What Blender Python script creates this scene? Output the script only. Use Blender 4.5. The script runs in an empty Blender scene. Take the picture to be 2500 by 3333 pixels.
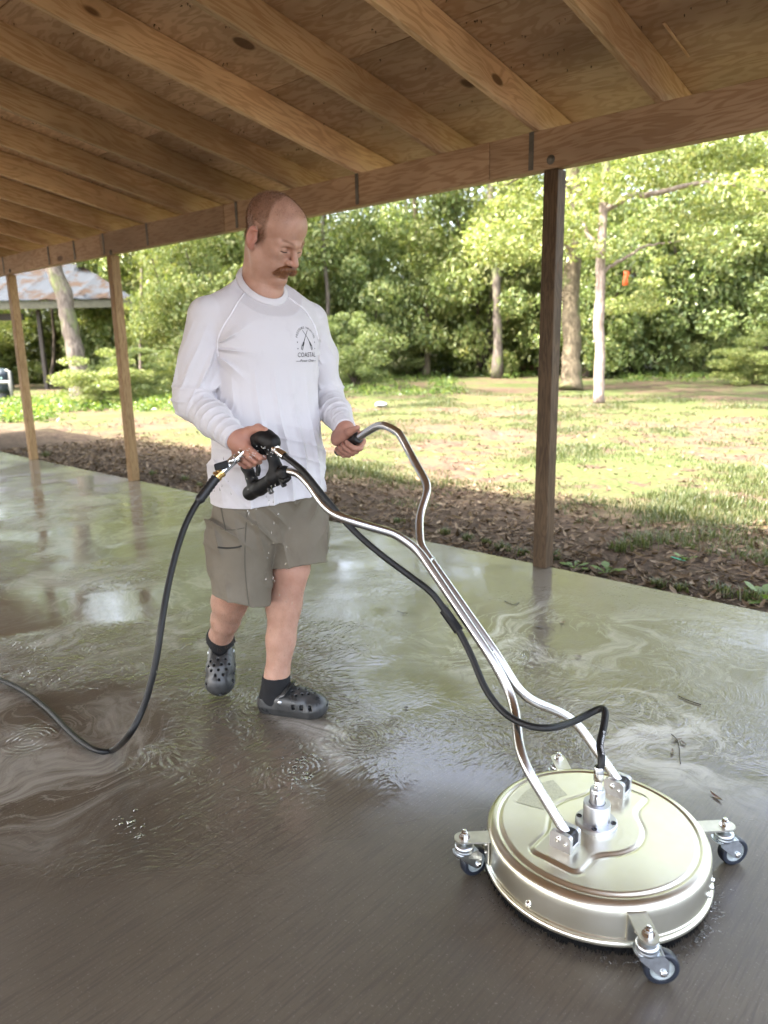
import bpy, bmesh, math, random
import numpy as np
from mathutils import Vector, Matrix
from mathutils.bvhtree import BVHTree
random.seed(7)
RNG = np.random.default_rng(7)
SC = bpy.context.scene
COL = SC.collection

# ------------------------------------------------------------------ camera
CAM_H = 1.3
PITCH, ROLL, YAW, FPX = 0.22353, -0.01819, 2.31344, 2383.5   # measured from the shelter's lines
fw = np.array([math.cos(YAW) * math.cos(PITCH), math.sin(YAW) * math.cos(PITCH), -math.sin(PITCH)])
rt = np.array([math.sin(YAW), -math.cos(YAW), 0.0])
up = np.cross(rt, fw)
cr, sr = math.cos(ROLL), math.sin(ROLL)
CR, CU = cr * rt + sr * up, -sr * rt + cr * up
cam_data = bpy.data.cameras.new('camera')
cam_data.sensor_width = 36.0
cam_data.lens = FPX / 3333.0 * 36.0
cam_data.clip_start = 0.05
cam_data.clip_end = 500.0
cam_data.dof.use_dof = True
cam_data.dof.focus_distance = 2.2
cam_data.dof.aperture_fstop = 3.2
cam = bpy.data.objects.new('camera', cam_data)
COL.objects.link(cam)
mw = Matrix.Identity(4)
for i in range(3):
    mw[i][0], mw[i][1], mw[i][2] = CR[i], CU[i], -fw[i]
mw[2][3] = CAM_H
cam.matrix_world = mw
SC.camera = cam

# ------------------------------------------------------------------ world, sun, exposure
SUN = Vector((-0.42, -0.62, 1.05)).normalized()              # towards the sun
elev = math.asin(SUN.z)
world = bpy.data.worlds.new('World')
SC.world = world
world.use_nodes = True
wn = world.node_tree.nodes
sky = wn.new('ShaderNodeTexSky')
sky.sky_type = 'NISHITA'
sky.sun_disc = False
sky.sun_elevation = elev
sky.sun_rotation = math.atan2(SUN.x, SUN.y)
sky.air_density = 0.8
sky.dust_density = 4.0
sky.ozone_density = 0.6
wn['Background'].inputs['Strength'].default_value = 0.15
hazy = wn.new('ShaderNodeHueSaturation')                    # a hazy, whitish summer sky
hazy.inputs['Saturation'].default_value = 0.55
world.node_tree.links.new(sky.outputs[0], hazy.inputs['Color'])
world.node_tree.links.new(hazy.outputs[0], wn['Background'].inputs[0])
sun_data = bpy.data.lights.new('sun', 'SUN')
sun_data.energy = 2.3
sun_data.angle = math.radians(0.6)
sun_data.color = (1.0, 0.95, 0.86)
sun = bpy.data.objects.new('sun', sun_data)
COL.objects.link(sun)
sun.rotation_euler = SUN.to_track_quat('Z', 'Y').to_euler()
SC.view_settings.view_transform = 'Standard'
SC.view_settings.look = 'None'
SC.view_settings.exposure = 3.45
SC.view_settings.gamma = 1.0
SC.view_settings.use_curve_mapping = False
SC.render.engine = 'CYCLES'
SC.cycles.use_denoising = True
SC.cycles.max_bounces = 9
SC.cycles.diffuse_bounces = 5
SC.cycles.glossy_bounces = 4
SC.cycles.transmission_bounces = 5
SC.cycles.transparent_max_bounces = 6
SC.cycles.caustics_reflective = False
SC.cycles.caustics_refractive = False
SC.cycles.sample_clamp_indirect = 8.0
SC.cycles.use_adaptive_sampling = True

# ------------------------------------------------------------------ helpers
def ray(px, py):
    d = np.array([(px - 1250) / FPX, -(py - 1666.5) / FPX])
    return fw + d[0] * CR + d[1] * CU
def D(x, y):                       # a point measured on the 1659 wide view of the photograph
    return x / 0.6636, y / 0.6636
def gp(x, y, z=0.0):               # ... on a level plane
    d = ray(*D(x, y)); t = (z - CAM_H) / d[2]
    return np.array([d[0] * t, d[1] * t, z])
def at(x, y, depth):               # ... at a distance
    return np.array([0, 0, CAM_H]) + ray(*D(x, y)) * depth
def aty(x, y, Y):                  # ... on an upright plane parallel to the eave
    d = ray(*D(x, y)); t = Y / d[1]
    return np.array([d[0] * t, Y, CAM_H + d[2] * t])

def tag(o, label=None, cat=None, group=None, kind=None):
    if label: o['label'] = label
    if cat: o['category'] = cat
    if group: o['group'] = group
    if kind: o['kind'] = kind
    return o
def link(o, parent=None):
    COL.objects.link(o)
    if parent is not None:
        o.parent = parent
        o.matrix_parent_inverse = wmat(parent).inverted()
    return o
def wmat(o):
    m = o.matrix_basis.copy()
    if o.parent is not None:
        return wmat(o.parent) @ o.matrix_parent_inverse @ m
    return m
def root(name, loc, label, cat, group=None):
    o = bpy.data.objects.new(name, None)
    o.empty_display_size = 0.1
    o.location = loc
    link(o)
    return tag(o, label, cat, group)
def mesh_np(name, V, F, smooth=True):
    """fast mesh from arrays; F has one row per face (all tris or all quads) or is a list of such arrays"""
    V = np.asarray(V, np.float32)
    Fs = F if isinstance(F, list) else [F]
    Fs = [np.asarray(f, np.int32) for f in Fs if len(f)]
    me = bpy.data.meshes.new(name)
    me.vertices.add(len(V)); me.vertices.foreach_set('co', V.ravel())
    nl = sum(f.size for f in Fs); nf = sum(len(f) for f in Fs)
    me.loops.add(nl); me.polygons.add(nf)
    me.loops.foreach_set('vertex_index', np.concatenate([f.ravel() for f in Fs]))
    tot = np.concatenate([np.full(len(f), f.shape[1], np.int32) for f in Fs])
    st = np.concatenate([[0], np.cumsum(tot)[:-1]]).astype(np.int32)
    me.polygons.foreach_set('loop_start', st)
    me.polygons.foreach_set('loop_total', tot)
    me.polygons.foreach_set('use_smooth', np.full(nf, smooth, bool))
    me.update(calc_edges=True)
    return me
def obj(name, me, mat=None, parent=None, loc=None, rot=None):
    o = bpy.data.objects.new(name, me)
    if mat is not None and len(me.materials) == 0:
        me.materials.append(mat)
    if loc is not None: o.location = loc
    if rot is not None: o.rotation_euler = rot
    return link(o, parent)

class MB:
    """collects shapes, built as one mesh"""
    def __init__(s): s.V = []; s.F3 = []; s.F4 = []; s.n = 0
    def add(s, V, F):
        V = np.asarray(V, float).reshape(-1, 3)
        for f in (F if isinstance(F, list) and len(F) and hasattr(F[0], 'shape') else [np.asarray(F)]):
            f = np.asarray(f, int)
            if f.size == 0: continue
            (s.F3 if f.shape[1] == 3 else s.F4).append(f + s.n)
        s.V.append(V); s.n += len(V); return s
    def box(s, c, size, R=None, bevel=0.0):
        h = np.array(size, float) / 2
        if bevel > 0:
            b = min(bevel, *(h * 0.9)); V = []; idx = {}
            for sx in (-1, 1):
                for sy in (-1, 1):
                    for sz in (-1, 1):
                        for a in range(3):
                            p = np.array([sx * (h[0] - b), sy * (h[1] - b), sz * (h[2] - b)])
                            p[a] += b * (sx, sy, sz)[a]
                            idx[sx, sy, sz, a] = len(V); V.append(p)
            Q, T = [], []
            S = (-1, 1)
            for a in range(3):
                o1, o2 = [i for i in range(3) if i != a]
                for sg in S:
                    q = []
                    for (u, v) in ((-1, -1), (1, -1), (1, 1), (-1, 1)):
                        k = [0, 0, 0]; k[a] = sg; k[o1] = u; k[o2] = v; q.append(idx[k[0], k[1], k[2], a])
                    Q.append(q)
                    for so in S:   # edge along o2 between face a and face o1
                        if a < o1:
                            k0 = [0, 0, 0]; k0[a] = sg; k0[o1] = so; k0[o2] = -1; k1 = list(k0); k1[o2] = 1
                            Q.append([idx[(*k0, a)], idx[(*k1, a)], idx[(*k1, o1)], idx[(*k0, o1)]])
                        if a < o2:
                            k0 = [0, 0, 0]; k0[a] = sg; k0[o2] = so; k0[o1] = -1; k1 = list(k0); k1[o1] = 1
                            Q.append([idx[(*k0, a)], idx[(*k1, a)], idx[(*k1, o2)], idx[(*k0, o2)]])
            for sx in S:
                for sy in S:
                    for sz in S: T.append([idx[sx, sy, sz, a] for a in range(3)])
            V = np.array(V); Q = np.array(Q); T = np.array(T)
            Q = np.array([q if np.dot(np.cross(V[q[1]] - V[q[0]], V[q[2]] - V[q[0]]), V[q].mean(0)) > 0 else q[::-1] for q in Q])
            T = np.array([q if np.dot(np.cross(V[q[1]] - V[q[0]], V[q[2]] - V[q[0]]), V[q].mean(0)) > 0 else q[::-1] for q in T])
            F = [Q, T]
        else:
            V = np.array([[x, y, z] for x in (-1, 1) for y in (-1, 1) for z in (-1, 1)]) * h
            F = [np.array([[0, 1, 3, 2], [4, 6, 7, 5], [0, 4, 5, 1], [2, 3, 7, 6], [0, 2, 6, 4], [1, 5, 7, 3]])]
        if R is not None: V = V @ np.asarray(R).T
        return s.add(V + np.asarray(c, float), F)
    def tube(s, P, r, n=12, cap=True, flat=None):
        P = np.asarray(P, float); r = np.broadcast_to(np.asarray(r, float), (len(P),))
        T = np.gradient(P, axis=0); T /= np.linalg.norm(T, axis=1)[:, None] + 1e-12
        u = np.cross(T[0], [0, 0, 1.0])
        if np.linalg.norm(u) < 1e-3: u = np.cross(T[0], [1.0, 0, 0])
        U = []
        for t in T:
            u = u - t * (u @ t); u = u / np.linalg.norm(u); U.append(u)
        U = np.array(U); W = np.cross(T, U)
        a = np.linspace(0, 2 * np.pi, n, endpoint=False)
        V = P[:, None] + r[:, None, None] * (np.cos(a)[None, :, None] * U[:, None] + np.sin(a)[None, :, None] * W[:, None])
        m = len(P); i = np.arange(m - 1)[:, None] * n; j = np.arange(n)[None]; k = (j + 1) % n
        F = np.stack([i + j, i + k, i + n + k, i + n + j], -1).reshape(-1, 4)
        V = V.reshape(-1, 3); Fs = [F]
        if cap:
            V = np.vstack([V, P[0], P[-1]]); c0, c1 = m * n, m * n + 1
            j = np.arange(n); k = (j + 1) % n
            Fs.append(np.vstack([np.stack([np.full(n, c0), k, j], -1), np.stack([np.full(n, c1), (m - 1) * n + j, (m - 1) * n + k], -1)]))
        return s.add(V, Fs)
    def lathe(s, prof, c=(0, 0, 0), R=None, n=32):
        prof = np.asarray(prof, float); m = len(prof)
        a = np.linspace(0, 2 * np.pi, n, endpoint=False)
        V = np.stack([prof[:, None, 0] * np.cos(a), prof[:, None, 0] * np.sin(a), np.broadcast_to(prof[:, None, 1], (m, n))], -1).reshape(-1, 3)
        i = np.arange(m - 1)[:, None] * n; j = np.arange(n)[None]; k = (j + 1) % n
        F = np.stack([i + j, i + k, i + n + k, i + n + j], -1).reshape(-1, 4)
        if R is not None: V = V @ np.asarray(R).T
        return s.add(V + np.asarray(c, float), [F])
    def prism(s, poly, z0, z1, c=(0, 0, 0), R=None):
        poly = np.asarray(poly, float); n = len(poly)
        V = np.vstack([np.c_[poly, np.full(n, z0)], np.c_[poly, np.full(n, z1)], [[*poly.mean(0), z0], [*poly.mean(0), z1]]])
        j = np.arange(n); k = (j + 1) % n
        Q = np.stack([j, k, k + n, j + n], -1)
        T = np.vstack([np.stack([np.full(n, 2 * n), k, j], -1), np.stack([np.full(n, 2 * n + 1), j + n, k + n], -1)])
        if R is not None: V = V @ np.asarray(R).T
        return s.add(V + np.asarray(c, float), [Q, T])
    def mesh(s, name, smooth=True):
        V = np.vstack(s.V)
        return mesh_np(name, V, [np.vstack(f) for f in (s.F4, s.F3) if f], smooth)
    def build(s, name, mat, parent=None, smooth=True, angle=None):
        o = obj(name, s.mesh(name, smooth), mat, parent)
        if smooth and angle: sharp(o.data, angle)
        return o
def sharp(me, deg=35):
    me.set_sharp_from_angle(angle=math.radians(deg))
def spline(P, per=8):
    """Catmull-Rom through the points"""
    P = np.asarray(P, float); Q = np.vstack([2 * P[0] - P[1], P, 2 * P[-1] - P[-2]]); out = []
    for i in range(1, len(Q) - 2):
        for t in np.linspace(0, 1, per, endpoint=False):
            a, b, c, d = Q[i - 1:i + 3]
            out.append(.5 * (2 * b + (c - a) * t + (2 * a - 5 * b + 4 * c - d) * t * t + (3 * b - a - 3 * c + d) * t ** 3))
    out.append(P[-1]); return np.array(out)
def fillet(P, r, per=7):
    """straight runs with rounded bends, as a bent tube"""
    P = np.asarray(P, float); out = [P[0]]
    for a, b, c in zip(P[:-2], P[1:-1], P[2:]):
        l = min(r, .45 * np.linalg.norm(b - a), .45 * np.linalg.norm(c - b))
        p = b + (a - b) / np.linalg.norm(a - b) * l; q = b + (c - b) / np.linalg.norm(c - b) * l
        for t in np.linspace(0, 1, per): out.append((1 - t) ** 2 * p + 2 * t * (1 - t) * b + t * t * q)
    out.append(P[-1]); return np.array(out)
def frame(z, x=None):
    """rotation whose third column is z"""
    z = np.asarray(z, float); z = z / np.linalg.norm(z)
    x = np.array([1.0, 0, 0]) if x is None else np.asarray(x, float)
    x = x - z * (x @ z)
    if np.linalg.norm(x) < 1e-4: x = np.cross(z, [0, 1.0, 0.1])
    x = x / np.linalg.norm(x)
    return np.stack([x, np.cross(z, x), z], -1)

# ------------------------------------------------------------------ materials
class NT:
    """small wrapper to write node trees in lines"""
    def __init__(s, name):
        s.m = bpy.data.materials.new(name); s.m.use_nodes = True
        s.t = s.m.node_tree; s.n = s.t.nodes; s.b = s.n['Principled BSDF']; s.out = s.n['Material Output']
    def node(s, typ, ins=None, **props):
        nd = s.n.new('ShaderNode' + typ)
        for k, v in props.items(): setattr(nd, k, v)
        for k, v in (ins or {}).items(): s.set(nd.inputs[k], v)
        return nd
    def set(s, sock, v):
        if hasattr(v, 'outputs'): v = v.outputs[0]
        if hasattr(v, 'is_linked'): s.t.links.new(v, sock)
        else:
            if isinstance(v, (tuple, list)) and sock.type == 'RGBA' and len(v) == 3: v = (*v, 1)
            sock.default_value = v
    def bsdf(s, **kw):
        for k, v in kw.items(): s.set(s.b.inputs[k.replace('_', ' ')], v)
        return s
    def math(s, op, a, b=0.0, c=None, clamp=False):
        nd = s.node('Math', operation=op, use_clamp=clamp); s.set(nd.inputs[0], a); s.set(nd.inputs[1], b)
        if c is not None: s.set(nd.inputs[2], c)
        return nd.outputs[0]
    def ramp(s, f, stops, interp='LINEAR'):
        nd = s.node('ValToRGB'); cr_ = nd.color_ramp; cr_.interpolation = interp
        while len(cr_.elements) < len(stops): cr_.elements.new(0.5)
        for e, (p, c) in zip(cr_.elements, stops):
            e.position = p; e.color = (*c, 1) if isinstance(c, (tuple, list)) else (c, c, c, 1)
        s.set(nd.inputs[0], f); return nd.outputs[0]
    def mix(s, f, a, b, blend='MIX'):
        nd = s.node('Mix', data_type='RGBA', blend_type=blend)
        s.set(nd.inputs[0], f); s.set(nd.inputs[6], a); s.set(nd.inputs[7], b); return nd.outputs[2]
    def mapr(s, v, a, b, c=0.0, d=1.0, smooth=True):
        nd = s.node('MapRange', interpolation_type='SMOOTHSTEP' if smooth else 'LINEAR')
        for i, x in enumerate((v, a, b, c, d)): s.set(nd.inputs[i], x)
        return nd.outputs[0]
    def noise(s, vec, scale, detail=4, rough=.55, dist=0.0, dim='3D'):
        nd = s.node('TexNoise', noise_dimensions=dim)
        if vec is not None: s.set(nd.inputs['Vector'], vec)
        for k, v in (('Scale', scale), ('Detail', detail), ('Roughness', rough), ('Distortion', dist)): s.set(nd.inputs[k], v)
        return nd.outputs[0]
    def noisec(s, vec, scale, detail=3):
        nd = s.node('TexNoise'); s.set(nd.inputs['Vector'], vec); s.set(nd.inputs['Scale'], scale); s.set(nd.inputs['Detail'], detail); return nd.outputs[1]
    def vm(s, op, a, b=None, sc=None):
        nd = s.node('VectorMath', operation=op); s.set(nd.inputs[0], a)
        if b is not None: s.set(nd.inputs[1], b)
        if sc is not None: s.set(nd.inputs['Scale'], sc)
        return nd.outputs[1] if op in ('LENGTH', 'DISTANCE', 'DOT_PRODUCT') else nd.outputs[0]
    def obj(s): return s.node('TexCoord').outputs['Object']
    def sep(s, v): return s.node('SeparateXYZ', {0: v}).outputs
    def comb(s, x, y, z): return s.node('CombineXYZ', {0: x, 1: y, 2: z}).outputs[0]
    def bump(s, h, strength=.3, dist=.01, normal=None):
        nd = s.node('Bump'); s.set(nd.inputs['Height'], h); s.set(nd.inputs['Strength'], strength); s.set(nd.inputs['Distance'], dist)
        if normal is not None: s.set(nd.inputs['Normal'], normal)
        return nd.outputs[0]
    def rnd(s): return s.node('ObjectInfo').outputs['Random']

def plain(name, col, rough=.5, metal=0.0, bump=None, var=0.0, vscale=8.0, spec=.5):
    t = NT(name); t.bsdf(Base_Color=col, Roughness=rough, Metallic=metal)
    t.b.inputs['Specular IOR Level'].default_value = spec
    o = t.obj()
    if var:
        n = t.noise(o, vscale, 5)
        t.bsdf(Base_Color=t.mix(t.mapr(n, .3, .7), tuple(c * (1 - var) for c in col), tuple(min(1, c * (1 + var)) for c in col)))
    if bump: t.bsdf(Normal=t.bump(t.noise(o, bump[0], 4), bump[1], .004))
    return t.m

def wood(name, light, dark, knots=True, grain=1.0, rough=.62, stain=None, ply=False):
    """softwood: length of the board along the object's X"""
    t = NT(name); o = t.obj(); r = t.rnd()
    off = t.comb(t.math('MULTIPLY', r, 37.0), t.math('MULTIPLY', r, 11.0), t.math('MULTIPLY', r, 23.0))
    p = t.vm('ADD', o, off)
    x, y, z = t.sep(p)
    warp = t.noise(t.vm('MULTIPLY', p, (1.3, 4.0, 4.0)), 1.0, 2)
    kmask = 0.0
    zz = t.math('ADD', z, t.math('MULTIPLY', warp, .16 if not ply else .5))
    yy = t.math('ADD', y, t.math('MULTIPLY', warp, .05 if not ply else .5))
    if knots:
        kv = t.node('TexVoronoi', {'Scale': 1.0, 'Randomness': 1.0, 'Vector': t.vm('MULTIPLY', t.comb(x, t.math('MULTIPLY', y, .4), z), (1.9, 3.2, 4.6))}, feature='F1')
        kd = kv.outputs['Distance']; kr = t.sep(kv.outputs['Color'])[0]
        on = t.math('GREATER_THAN', kr, .22)
        size = t.math('MULTIPLY_ADD', t.sep(kv.outputs['Color'])[1], .10, .06)
        kmask = t.math('MULTIPLY', on, t.mapr(kd, size, t.math('MULTIPLY', size, .7), 0, 1))
        halo = t.math('MULTIPLY', on, t.mapr(kd, .34, .05, 0, 1))
        zz = t.math('ADD', zz, t.math('MULTIPLY', halo, .05))
    ringv = t.comb(t.math('MULTIPLY', x, .10 if not ply else .35), yy, zz)
    rings = t.noise(ringv, (26.0 if not ply else 13.0) * grain, 2, .5)
    fine = t.noise(t.vm('MULTIPLY', p, (4, 160, 160) if not ply else (4, 90, 90)), 1.0, 3, .6)
    wv = t.math('SINE', t.math('MULTIPLY', rings, 34.0 if not ply else 26.0))
    wv = t.mapr(wv, -.5, 1.0)
    f = t.math('ADD', t.math('MULTIPLY', wv, .6 if not ply else .7), t.math('MULTIPLY', fine, .45 if not ply else .35), clamp=True)
    c = t.mix(f, light, dark)
    big = t.noise(t.vm('MULTIPLY', p, (.8, 2, 2)), 1.2, 3)
    c = t.mix(t.mapr(big, .35, .7), c, t.mix(.5, c, stain or tuple(v * .55 for v in dark)))
    tone = t.math('MULTIPLY_ADD', r, .5, .72)
    c = t.mix(1.0, c, t.comb(tone, tone, tone), 'MULTIPLY')
    if knots:
        c = t.mix(t.math('MULTIPLY', halo, .35), c, dark)
        c = t.mix(t.math('MULTIPLY', kmask, .85), c, t.mix(fine, (.03, .014, .007), (.15, .07, .03)))
    t.bsdf(Base_Color=c, Roughness=rough, Normal=t.bump(f, .25, .002))
    t.b.inputs['Specular IOR Level'].default_value = .25
    return t.m

M = {}
M['rafter'] = wood('rafter_pine', (.82, .63, .435), (.57, .375, .225), stain=(.2, .13, .075))
M['beam'] = wood('beam_pine', (.53, .385, .255), (.34, .215, .125))
M['post'] = wood('treated_post', (.36, .235, .11), (.20, .115, .045), grain=1.2)
M['post_dark'] = wood('dark_post', (.115, .075, .042), (.05, .031, .017), grain=1.2)  # darker tone of the post wood, used on the nearest post only
M['ply'] = wood('plywood', (.77, .57, .41), (.55, .37, .24), ply=True, knots=True, stain=(.24, .15, .085))
M['strap'] = plain('galvanised_strap', (.12, .11, .09), .6, .5, var=.4)
M['steel'] = plain('stainless_tube', (.58, .575, .56), .27, 1.0)
M['zinc'] = plain('zinc_plated', (.62, .66, .70), .3, 1.0, var=.12, vscale=60)
M['alu'] = plain('anodised_aluminium', (.62, .63, .66), .36, 1.0, bump=(400, .05))
M['plate'] = plain('brushed_bracket', (.66, .64, .57), .38, 1.0, var=.1, vscale=30)
M['dark_metal'] = plain('dark_recess', (.05, .05, .055), .45, .6)
M['rubber'] = plain('black_rubber', (.012, .012, .013), .42, var=.3)
M['wheel'] = plain('navy_polyurethane', (.018, .022, .032), .34, var=.25, vscale=40)
M['hub'] = plain('grey_hub', (.36, .40, .40), .45)
M['gun'] = plain('matt_black_plastic', (.006, .006, .0065), .5, bump=(300, .2), spec=.3)
M['hose'] = plain('hose_rubber', (.008, .008, .008), .38, bump=(900, .3), spec=.4)
M['brass'] = plain('brass', (.72, .50, .20), .25, 1.0)
M['chrome'] = plain('chrome', (.80, .80, .78), .12, 1.0)
M['white_print'] = plain('white_print', (.8, .8, .8), .6)
M['black_print'] = plain('black_print', (.03, .03, .032), .8)

# brushed stainless deck: fine spin grain and a slightly uneven polish
t = NT('brushed_stainless'); o = t.obj()
x, y, z = t.sep(o)
n1 = t.noise(t.vm('MULTIPLY', o, (4, 260, 30)), 1.0, 4, .6)
n2 = t.noise(o, 14, 5); n3 = t.noise(o, 160, 3, .7)
spot = t.mapr(n3, .74, .78)
t.bsdf(Base_Color=t.mix(t.math('MULTIPLY', spot, .15), t.mix(t.mapr(n2, .3, .7), (.78, .75, .61), (.82, .79, .67)), (.3, .28, .22)), Metallic=1.0,  # yellow tint in the base colour stands for reflected foliage
       Roughness=t.math('MULTIPLY_ADD', n2, .08, .27), Normal=t.bump(n1, .05, .001))
M['deck'] = t.m

# wet concrete
t = NT('wet_concrete'); o = t.obj(); x, y, z = t.sep(o)
cn = t.noise(o, 1.4, 6, .6); cf = t.noise(o, 130, 4, .7)
base = t.mix(t.mapr(cn, .3, .72), (.084, .067, .046), (.140, .115, .081))
base = t.mix(t.math('MULTIPLY', t.mapr(cf, .58, .70), .55), base, (.34, .31, .27))
broom = t.noise(t.vm('MULTIPLY', o, (150, 7, 1)), 1.0, 3, .6)
base = t.mix(t.math('MULTIPLY', t.mapr(broom, .47, .63), .6), base, (.062, .047, .036))
# standing water lies beyond a wavering line; this side only the scrubbed, damp slab
wv = t.noise(o, .9, 3)
side = t.math('ADD', t.math('MULTIPLY_ADD', x, -.55, t.math('MULTIPLY', y, .62)), t.math('MULTIPLY_ADD', wv, .9, -.45))
water = t.mapr(side, 1.25, 1.62)
# milky runs of dirty foam
nz_ = t.vm('SUBTRACT', t.noisec(o, 1.15, 3), (.5, .5, .5))
dv = t.vm('ADD', o, t.vm('SCALE', t.vm('MULTIPLY', nz_, (1, 1, 0)), sc=1.3))
fo = t.noise(t.vm('MULTIPLY', dv, (1.7, 1.1, 1)), 1.5, 8, .66, .9)
region = 0.0
for (fx_, fy_, fr_, fs_) in ((60, 1420, .8, .55), (250, 1270, .8, .6), (60, 1640, .5, .5), (1130, 1370, .55, 1.0), (1500, 1600, .45, .9), (1450, 1390, .6, .4), (420, 1330, .6, .6), (700, 1640, .16, .7), (230, 1100, 1.6, .5)):
    q_ = gp(fx_, fy_); dd_ = t.vm('DISTANCE', dv, (float(q_[0]) , float(q_[1]), 0.0))
    region = t.math('MAXIMUM', region, t.mapr(dd_, fr_ * 1.25, fr_ * .3, 0, fs_))
foam = t.math('MULTIPLY', t.mapr(fo, .47, .60), region)
streak = t.noise(t.vm('MULTIPLY', dv, (6, 3, 1)), 2.2, 6, .7, 1.4)
fil = t.mapr(t.math('ABSOLUTE', t.math('SUBTRACT', t.noise(t.vm('MULTIPLY', dv, (2.4, 1.6, 1)), 2.6, 6, .62, .8), .5)), .028, .004)
foam = t.math('MAXIMUM', foam, t.math('MULTIPLY', fil, t.math('MULTIPLY', region, .6)))
foam = t.math('MULTIPLY', foam, t.mapr(streak, .32, .58, .35, 1.0))
# silt held in the farther water
silt = t.mapr(t.math('ADD', side, t.math('MULTIPLY', cn, .8)), 1.9, 3.2)
base = t.mix(t.math('MULTIPLY', silt, .8), base, (.150, .126, .088))
base = t.mix(t.mapr(t.noise(o, 5.5, 5, .65), .5, .75, 0, .4), base, (.07, .054, .04))
base = t.mix(t.math('MULTIPLY', foam, .85), base, (.60, .57, .50))
# ripples
w0 = t.vm('ADD', o, t.vm('SCALE', t.noisec(o, 2.0, 2), sc=.5))
rip = t.noise(t.vm('MULTIPLY', w0, (1.6, 1.0, 1)), 34, 1.2, .5, .6)
rip2 = t.noise(t.vm('MULTIPLY', w0, (1, 1.6, 1)), 8, 2, .5)
calm = t.mapr(t.noise(o, 1.05, 2), .42, .60, .05, 1.0)
ring = 0.0
for (cx_, cy_, rad) in ((gp(780, 1590)[0], gp(780, 1590)[1], .16), (gp(640, 1660)[0], gp(640, 1660)[1], .12), (gp(850, 1560)[0], gp(850, 1560)[1], .07), (gp(60, 1600)[0], gp(60, 1600)[1], .2), (gp(1240, 1625)[0], gp(1240, 1625)[1], .06)):
    d = t.vm('DISTANCE', o, (float(cx_), float(cy_), 0.0))
    wob = t.math('MULTIPLY_ADD', t.noise(o, 9, 2), .03, d)
    ring = t.math('ADD', ring, t.math('MULTIPLY', t.math('SINE', t.math('MULTIPLY', wob, 330.0)), t.mapr(d, rad, rad * .2)))
hgt = t.math('ADD', t.math('MULTIPLY', t.math('ADD', t.math('ADD', rip, t.math('MULTIPLY', rip2, .8)), t.math('MULTIPLY', t.noise(w0, 95, 2, .5), .22)), calm), t.math('MULTIPLY', ring, .08))
hgt = t.math('MULTIPLY', hgt, t.math('MULTIPLY', t.math('MULTIPLY_ADD', water, .85, .06), t.mapr(y, 1.9, 2.7, 1.0, .28)))
rgh = t.math('ADD', t.math('MULTIPLY_ADD', water, -.36, .42), t.math('MULTIPLY', foam, .22))
rgh = t.math('ADD', rgh, t.math('MULTIPLY', t.math('SUBTRACT', cn, .5), .10), clamp=True)
rough_h = t.math('ADD', t.math('MULTIPLY', broom, t.math('SUBTRACT', 1.0, water)), t.math('MULTIPLY', cf, .35))
nrm = t.bump(rough_h, .45, .004)
t.bsdf(Base_Color=base, Roughness=.62, Normal=nrm, Coat_Weight=1.0, Coat_Roughness=rgh, Coat_IOR=1.68)
t.set(t.b.inputs['Coat Normal'], t.bump(hgt, .9, .010, None))
t.b.inputs['Specular IOR Level'].default_value = .25
M['slab'] = t.m

# yard soil: pine straw and dirt, thinning grass colour between
t = NT('yard_soil'); o = t.obj(); x, y, z = t.sep(o)
n1 = t.noise(o, .45, 6, .62); n2 = t.noise(o, 22, 5, .7); n3 = t.noise(o, 4.5, 5, .65)
dirt = t.mix(t.mapr(n2, .35, .68), (.045, .029, .020), (.125, .082, .059))
straw = t.mix(t.mapr(n3, .4, .62), dirt, (.130, .094, .060))
g = t.mapr(t.math('ADD', n1, t.math('MULTIPLY', t.math('SUBTRACT', n3, .5), .7)), .42, .56)
g = t.math('MULTIPLY', g, t.mapr(y, 5.0, 6.6))
grass = t.mix(t.mapr(n2, .35, .7), (.048, .062, .021), (.112, .122, .045))
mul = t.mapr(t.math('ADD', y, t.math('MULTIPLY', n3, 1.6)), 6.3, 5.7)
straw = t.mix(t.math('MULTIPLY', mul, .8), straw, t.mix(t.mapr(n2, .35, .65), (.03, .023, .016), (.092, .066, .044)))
t.bsdf(Base_Color=t.mix(g, straw, grass), Roughness=.95, Normal=t.bump(t.math('ADD', n2, n3), .5, .03))
t.b.inputs['Specular IOR Level'].default_value = .1
M['soil'] = t.m

def leaf_mat(name, dark, light, yellow=None, trans=.45, rough=.5):
    t = NT(name)
    r = t.node('NewGeometry').outputs['Random Per Island']
    stops = [(0.0, dark), (.6, light)] + ([(.97, yellow)] if yellow else [])
    c = t.ramp(r, stops)
    big = t.noise(t.obj(), .6, 3)
    c = t.mix(t.mapr(big, .35, .65, 0, .5), c, dark)
    t.bsdf(Base_Color=c, Roughness=.36); t.b.inputs['Specular IOR Level'].default_value = .06 if name == 'dead_leaves' else .5
    tr = t.node('BsdfTranslucent', {'Color': t.mix(1.0, c, (1.0, 1.0, .55), 'MULTIPLY')})
    mx = t.node('MixShader', {0: trans, 1: t.b, 2: tr})
    t.t.links.new(mx.outputs[0], t.out.inputs[0]); return t.m
M['leaf_bright'] = leaf_mat('bright_leaves', (.125, .165, .042), (.30, .35, .11), (.46, .44, .19), .38)
M['leaf_mid'] = leaf_mat('mid_leaves', (.085, .125, .038), (.23, .29, .09), (.40, .41, .17), .38)
M['leaf_dark'] = leaf_mat('dark_leaves', (.035, .07, .022), (.10, .155, .045), (.20, .22, .08), .4)
M['leaf_ground'] = leaf_mat('ground_cover_leaves', (.06, .12, .02), (.18, .26, .06), (.32, .34, .09), .45)
M['grass'] = leaf_mat('grass_blades', (.046, .066, .019), (.112, .135, .042), (.20, .185, .09), .35)
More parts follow.
